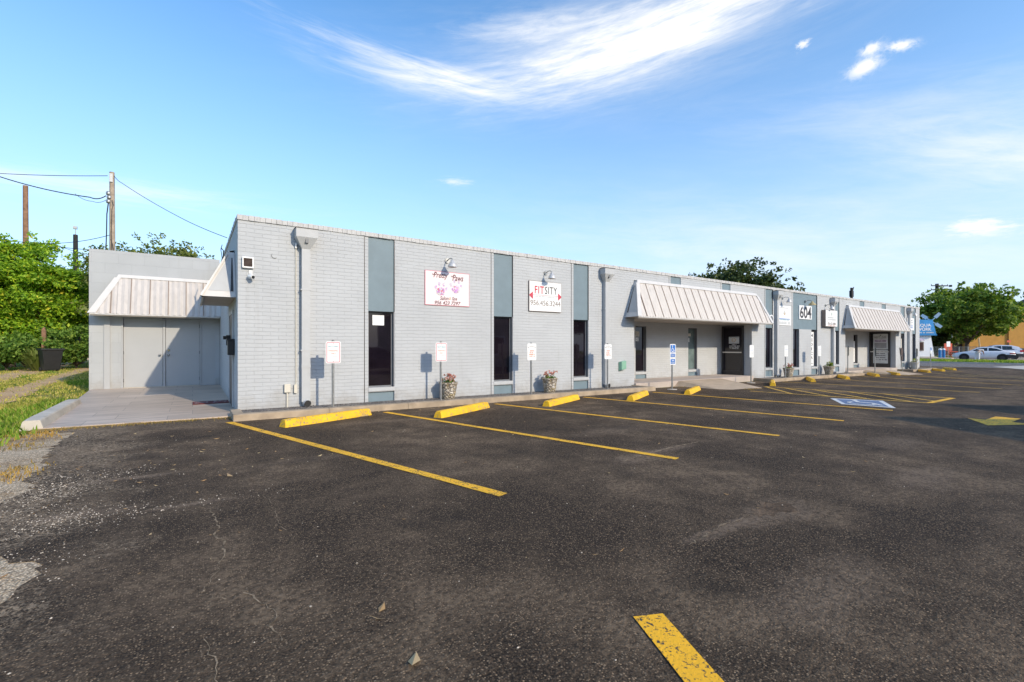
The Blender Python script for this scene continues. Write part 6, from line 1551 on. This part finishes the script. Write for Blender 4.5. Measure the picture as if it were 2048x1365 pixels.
RC1 = [tuple(p) for p in rc1]; RC2 = [tuple(p) for p in rc2]
edge_line = [(-2.35, 30), (-2.5, 18.5), (-2.42, 10.9), (-2.1, 10.3), (-2.4, 9.2), (-2.6, 8.6), (-3.0, 7.6), (-3.6, 6.2), (-4.2, 4)]
def left_of_edge(P):
    ys = np.array([p[1] for p in edge_line])[::-1]; xs = np.array([p[0] for p in edge_line])[::-1]
    return P[:, 0] < np.interp(P[:, 1], ys, xs) + RNG.normal(scale=0.10, size=len(P))
P = np.concatenate([clump(30000, (-7.5, -2), (5, 16), 10), clump(40000, (-13, -2.4), (14, 36), 10), clump(22000, (-24, -2.4), (34, 75), 10)])
P = P[left_of_edge(P)]
d1_, d2_ = seg_dist(P, RC1), seg_dist(P, RC2)
keep = (RNG.random(len(P)) < np.clip((np.minimum(d1_/0.95, d2_/0.55))**2, 0.06, 1))
P = P[keep]; d1_ = d1_[keep]; d2_ = d2_[keep]
nz = np.sin(P[:, 0]*0.9+1)*np.cos(P[:, 1]*0.5) + 0.6*np.sin(P[:, 0]*2.3+P[:, 1]*1.1)
dry = (np.minimum(d1_, d2_) < 1.5 + 0.8*nz) & (P[:, 1] > 13)
grass('grass', P[~dry], 0.05, 0.14, M_GRASS, 0.011); grass('grass', P[dry], 0.03, 0.08, M_GRASSDRY, 0.012)
# tufts at the paving edge and behind the kerb
T = np.concatenate([clump(520, (-2.5, -1.75), (8.9, 10.6), 9), clump(260, (-1.9, -1.45), (6.9, 7.6), 8)])
grass('dry_grass', T, 0.02, 0.06, M_STRAWBLADE, 0.006)
T = np.concatenate([clump(700, (-2.0, 0.7), (10.58, 10.74), 10), clump(260, (1.4, 1.9), (10.30, 10.6), 12), clump(200, (11.0, 12.4), (10.35, 10.6), 12), clump(160, (15.6, 16.3), (8.55, 8.9), 12), clump(90, (14.2, 14.9), (10.2, 10.8), 9)])
grass('dry_grass', T, 0.015, 0.045, M_STRAWBLADE, 0.006)
xs = clump(16000, (56.3, 62.8), (3.6, 26), 8)
o = grass('grass', xs, 0.08, 0.2, M_GRASS, 0.03); o.location.z = 0.10
def stones(name, pts, smin, smax, mat, dz=0.012):
    n = len(pts); s = RNG.uniform(smin, smax, n)**1.0
    base_ = np.array([(1, 0, 0), (0, 1, 0), (-1, 0, 0), (0, -1, 0), (0, 0, 0.8)], float)
    V = (base_[None]*s[:, None, None]*RNG.uniform(0.6, 1.3, (n, 5, 1))) + np.stack([pts[:, 0], pts[:, 1], np.array([zg(x) for x in pts[:, 0]])+dz], 1)[:, None, :]
    f = np.array([(0, 1, 4), (1, 2, 4), (2, 3, 4), (3, 0, 4)]); Q = (f[None] + (np.arange(n)*5)[:, None, None]).reshape(-1, 3)
    me = mesh_from_arrays(name, V.reshape(-1, 3), Q, mat); o = bpy.data.objects.new(name, me); COL.objects.link(o); o['kind'] = 'stuff'
def gauss(n, c, sx, sy): return RNG.normal(size=(n, 2))*np.array([sx, sy]) + np.array(c)
S = np.concatenate([gauss(620, (-1.12, 6.1), 0.18, 0.40), gauss(420, (-0.85, 5.1), 0.26, 0.20), gauss(160, (-0.25, 5.0), 0.45, 0.10), gauss(140, (-0.60, 6.6), 0.18, 0.20), gauss(160, (-0.9, 4.1), 0.2, 0.3), gauss(110, (0, 4), 1.4, 1.6), gauss(100, (-0.6, 8), 0.8, 1.2), np.stack([RNG.uniform(-1, 9, 260), RNG.uniform(1.5, 9.5, 260)], 1)])
S = S[(S[:, 1] > 1.2)]
stones('loose_stones', S[::2], 0.002, 0.0065, M_STONES); stones('loose_stones', S[1::4], 0.003, 0.0085, M_STONES); stones('loose_stones', S[3::4], 0.002, 0.006, M_VERGE)
S = np.stack([RNG.uniform(0.9, 12.3, 2600), RNG.uniform(10.27, 10.93, 2600)], 1); stones('loose_gravel', S, 0.008, 0.02, M_GRAVEL, 0.112)
# leaf and twig litter
pts = [(0.33, 5.86), (0.83, 2.45), (0.78, 2.37), (0.81, 1.96), (-0.75, 9.48), (0.72, 8.13), (1.34, 6.32), (9.04, 8.39), (8.36, 4.62), (0.3, 8.3), (0.1, 7.4)] + [(random.uniform(-1, 12), random.uniform(2, 9.6)) for _ in range(120)] + [(random.uniform(0.6, 12), random.uniform(9.7, 10.0)) for _ in range(70)] + [(random.gauss(-0.3, 0.7), random.gauss(7.2, 1.0)) for _ in range(60)]
mb = MB()
for i, (x, y) in enumerate(pts):
    z = zg(x)+0.013; a = random.uniform(0, 6.28); s = random.uniform(0.03, 0.06) if i < 11 else random.uniform(0.010, 0.034)
    e = Vector((math.cos(a), math.sin(a), 0))*s; f = Vector((-math.sin(a), math.cos(a), 0))*s*random.choice((0.12, 0.2, 0.45, 0.5)); c = Vector((x, y, z)); up = Vector((0, 0, s*0.35))
    mb.add([c-e+up*0.3, c-f, c+e+up, c+f+up*0.2], [(0, 1, 2, 3)], M_LITTER)
o = mb.build('leaf_litter'); o['kind'] = 'stuff'

# ------------------------------------------------------------------ light, sky, camera
EL, AZL = math.radians(26), math.radians(104.5)      # sun height; heading in which the light travels
dl = Vector((math.cos(AZL)*math.cos(EL), math.sin(AZL)*math.cos(EL), -math.sin(EL)))
sun = bpy.data.lights.new('sun', 'SUN'); sun.energy = 3.55; sun.angle = math.radians(0.53); sun.color = (1.0, 0.87, 0.68)
so = bpy.data.objects.new('sun', sun); COL.objects.link(so); so.rotation_euler = dl.to_track_quat('-Z', 'Y').to_euler()
w = bpy.data.worlds.new('World'); sc.world = w; w.use_nodes = True; nt = w.node_tree
for n in list(nt.nodes): nt.nodes.remove(n)
out = nt.nodes.new('ShaderNodeOutputWorld'); bg = nt.nodes.new('ShaderNodeBackground'); L(nt, bg.outputs[0], out.inputs[0]); bg.inputs[1].default_value = 0.15
sky = nt.nodes.new('ShaderNodeTexSky'); sky.sky_type = 'NISHITA'; sky.sun_disc = False; sky.sun_elevation = EL
sd_ = -dl; sky.sun_rotation = math.atan2(sd_.x, sd_.y); sky.air_density = 1.0; sky.dust_density = 0.6; sky.ozone_density = 2.0
hsv = nt.nodes.new('ShaderNodeHueSaturation'); L(nt, sky.outputs[0], hsv.inputs['Color']); hsv.inputs['Hue'].default_value = 0.498; hsv.inputs['Saturation'].default_value = 1.22; hsv.inputs['Value'].default_value = 1.92
tc = nt.nodes.new('ShaderNodeTexCoord'); sp = nt.nodes.new('ShaderNodeSeparateXYZ'); L(nt, tc.outputs['Generated'], sp.inputs[0])
az = math_(nt, 'ARCTAN2', sp.outputs[1], sp.outputs[0]); el = math_(nt, 'ARCSINE', sp.outputs[2])
def cloud(caz, cel, rot, ra, rb, fscale, stretch, lo, hi, amp, seed=0.0, detail=7):
    c, s = math.cos(rot), math.sin(rot)
    da = math_(nt, 'SUBTRACT', az, caz); de = math_(nt, 'SUBTRACT', el, cel)
    u = math_(nt, 'ADD', math_(nt, 'MULTIPLY', da, c), math_(nt, 'MULTIPLY', de, s)); v = math_(nt, 'SUBTRACT', math_(nt, 'MULTIPLY', de, c), math_(nt, 'MULTIPLY', da, s))
    q = math_(nt, 'ADD', math_(nt, 'POWER', math_(nt, 'ABSOLUTE', math_(nt, 'DIVIDE', u, ra)), 2.0), math_(nt, 'POWER', math_(nt, 'ABSOLUTE', math_(nt, 'DIVIDE', v, rb)), 2.0))
    g = math_(nt, 'EXPONENT', math_(nt, 'MULTIPLY', q, -1.0))
    cb = nt.nodes.new('ShaderNodeCombineXYZ'); L(nt, math_(nt, 'MULTIPLY', u, fscale), cb.inputs[0]); L(nt, math_(nt, 'MULTIPLY', v, fscale*stretch), cb.inputs[1]); cb.inputs[2].default_value = seed
    nn = nt.nodes.new('ShaderNodeTexNoise'); nn.inputs['Scale'].default_value = 1.0; nn.inputs['Detail'].default_value = detail; nn.inputs['Roughness'].default_value = 0.66; nn.inputs['Distortion'].default_value = 0.35; L(nt, cb.outputs[0], nn.inputs['Vector'])
    mr = nt.nodes.new('ShaderNodeMapRange'); mr.interpolation_type = 'SMOOTHSTEP'; mr.inputs['From Min'].default_value = lo; mr.inputs['From Max'].default_value = hi
    L(nt, math_(nt, 'ADD', nn.outputs['Fac'], math_(nt, 'MULTIPLY', math_(nt, 'SUBTRACT', g, 0.5), 0.35)), mr.inputs['Value'])
    return math_(nt, 'MULTIPLY', math_(nt, 'MULTIPLY', mr.outputs[0], g), amp)
CL = [cloud(1.14, 0.505, 0.09, 0.24, 0.026, 7, 9, 0.22, 0.95, 1.0, 1.3),
      cloud(1.20, 0.535, 0.13, 0.30, 0.020, 7, 12, 0.38, 1.0, 0.8, 2.1),
      cloud(0.80, 0.535, -0.13, 0.34, 0.062, 8, 9, 0.28, 1.02, 0.95, 3.7),
      cloud(0.62, 0.580, -0.10, 0.34, 0.058, 8, 9, 0.28, 1.02, 1.0, 4.2),
      cloud(0.70, 0.565, -0.10, 0.46, 0.10, 5, 6, 0.10, 1.1, 0.62, 14.5),
      cloud(0.92, 0.595, -0.05, 0.26, 0.030, 7, 7, 0.32, 1.0, 0.7, 9.2),
      cloud(0.330, 0.444, -0.25, 0.024, 0.011, 70, 1.4, 0.25, 0.60, 1.2, 5.6, 6),
      cloud(0.322, 0.466, -0.2, 0.015, 0.008, 80, 1.4, 0.25, 0.62, 1.1, 6.4, 6), cloud(0.283, 0.458, 0.15, 0.020, 0.007, 80, 1.5, 0.28, 0.62, 1.1, 6.9, 6),
      cloud(0.42, 0.50, -0.15, 0.014, 0.007, 80, 2.0, 0.40, 0.66, 0.9, 7.0, 6),
      cloud(0.16, 0.275, 0.30, 0.18, 0.055, 9, 4, 0.12, 1.0, 0.75, 8.0),
      cloud(0.19, 0.178, 0.1, 0.050, 0.016, 30, 3.5, 0.42, 0.72, 0.9, 9.0, 6),
      cloud(1.092, 0.334, 0.0, 0.042, 0.010, 26, 4, 0.36, 0.80, 0.65, 10.0, 6),
      cloud(1.72, 0.245, -0.05, 0.30, 0.026, 7, 9, 0.30, 1.0, 0.7, 11.0),
      cloud(0.42, 0.17, 0.10, 0.55, 0.11, 6, 5, 0.12, 1.05, 0.6, 12.0), cloud(0.25, 0.36, 0.15, 0.35, 0.06, 7, 6, 0.2, 1.05, 0.35, 17.0)]
tot = CL[0]
for c in CL[1:]: tot = math_(nt, 'ADD', tot, c)
tot = math_(nt, 'MINIMUM', tot, 0.96)
hz = math_(nt, 'POWER', math_(nt, 'DIVIDE', math_(nt, 'SUBTRACT', 0.72, el), 0.72, clamp=True), 1.8)
hazed = mixc(nt, math_(nt, 'MULTIPLY', hz, 0.95), hsv.outputs[0], (3.9, 5.05, 7.0))
skyc = mixc(nt, tot, hazed, (6.9, 7.0, 7.1))
L(nt, skyc, bg.inputs[0])

cam = bpy.data.cameras.new('camera'); co = bpy.data.objects.new('camera', cam); COL.objects.link(co); sc.camera = co
cam.sensor_fit = 'HORIZONTAL'; cam.sensor_width = 36.0; cam.lens = F/2048*36.0
co.location = (0, 0, CAMH); co.rotation_euler = (PI/2, 0, A - PI/2 + (PI/2 - A)*0)   # heading set below
fwd = Vector((CA, SA, 0)); co.rotation_euler = fwd.to_track_quat('-Z', 'Y').to_euler()
cam.shift_y = (HOR - 1365/2)/2048
cam.clip_start = 0.05; cam.clip_end = 2000
sc.view_settings.view_transform = 'Standard'; sc.view_settings.look = 'None'; sc.view_settings.exposure = 0.06; sc.view_settings.gamma = 1.0
sc.render.engine = 'CYCLES'
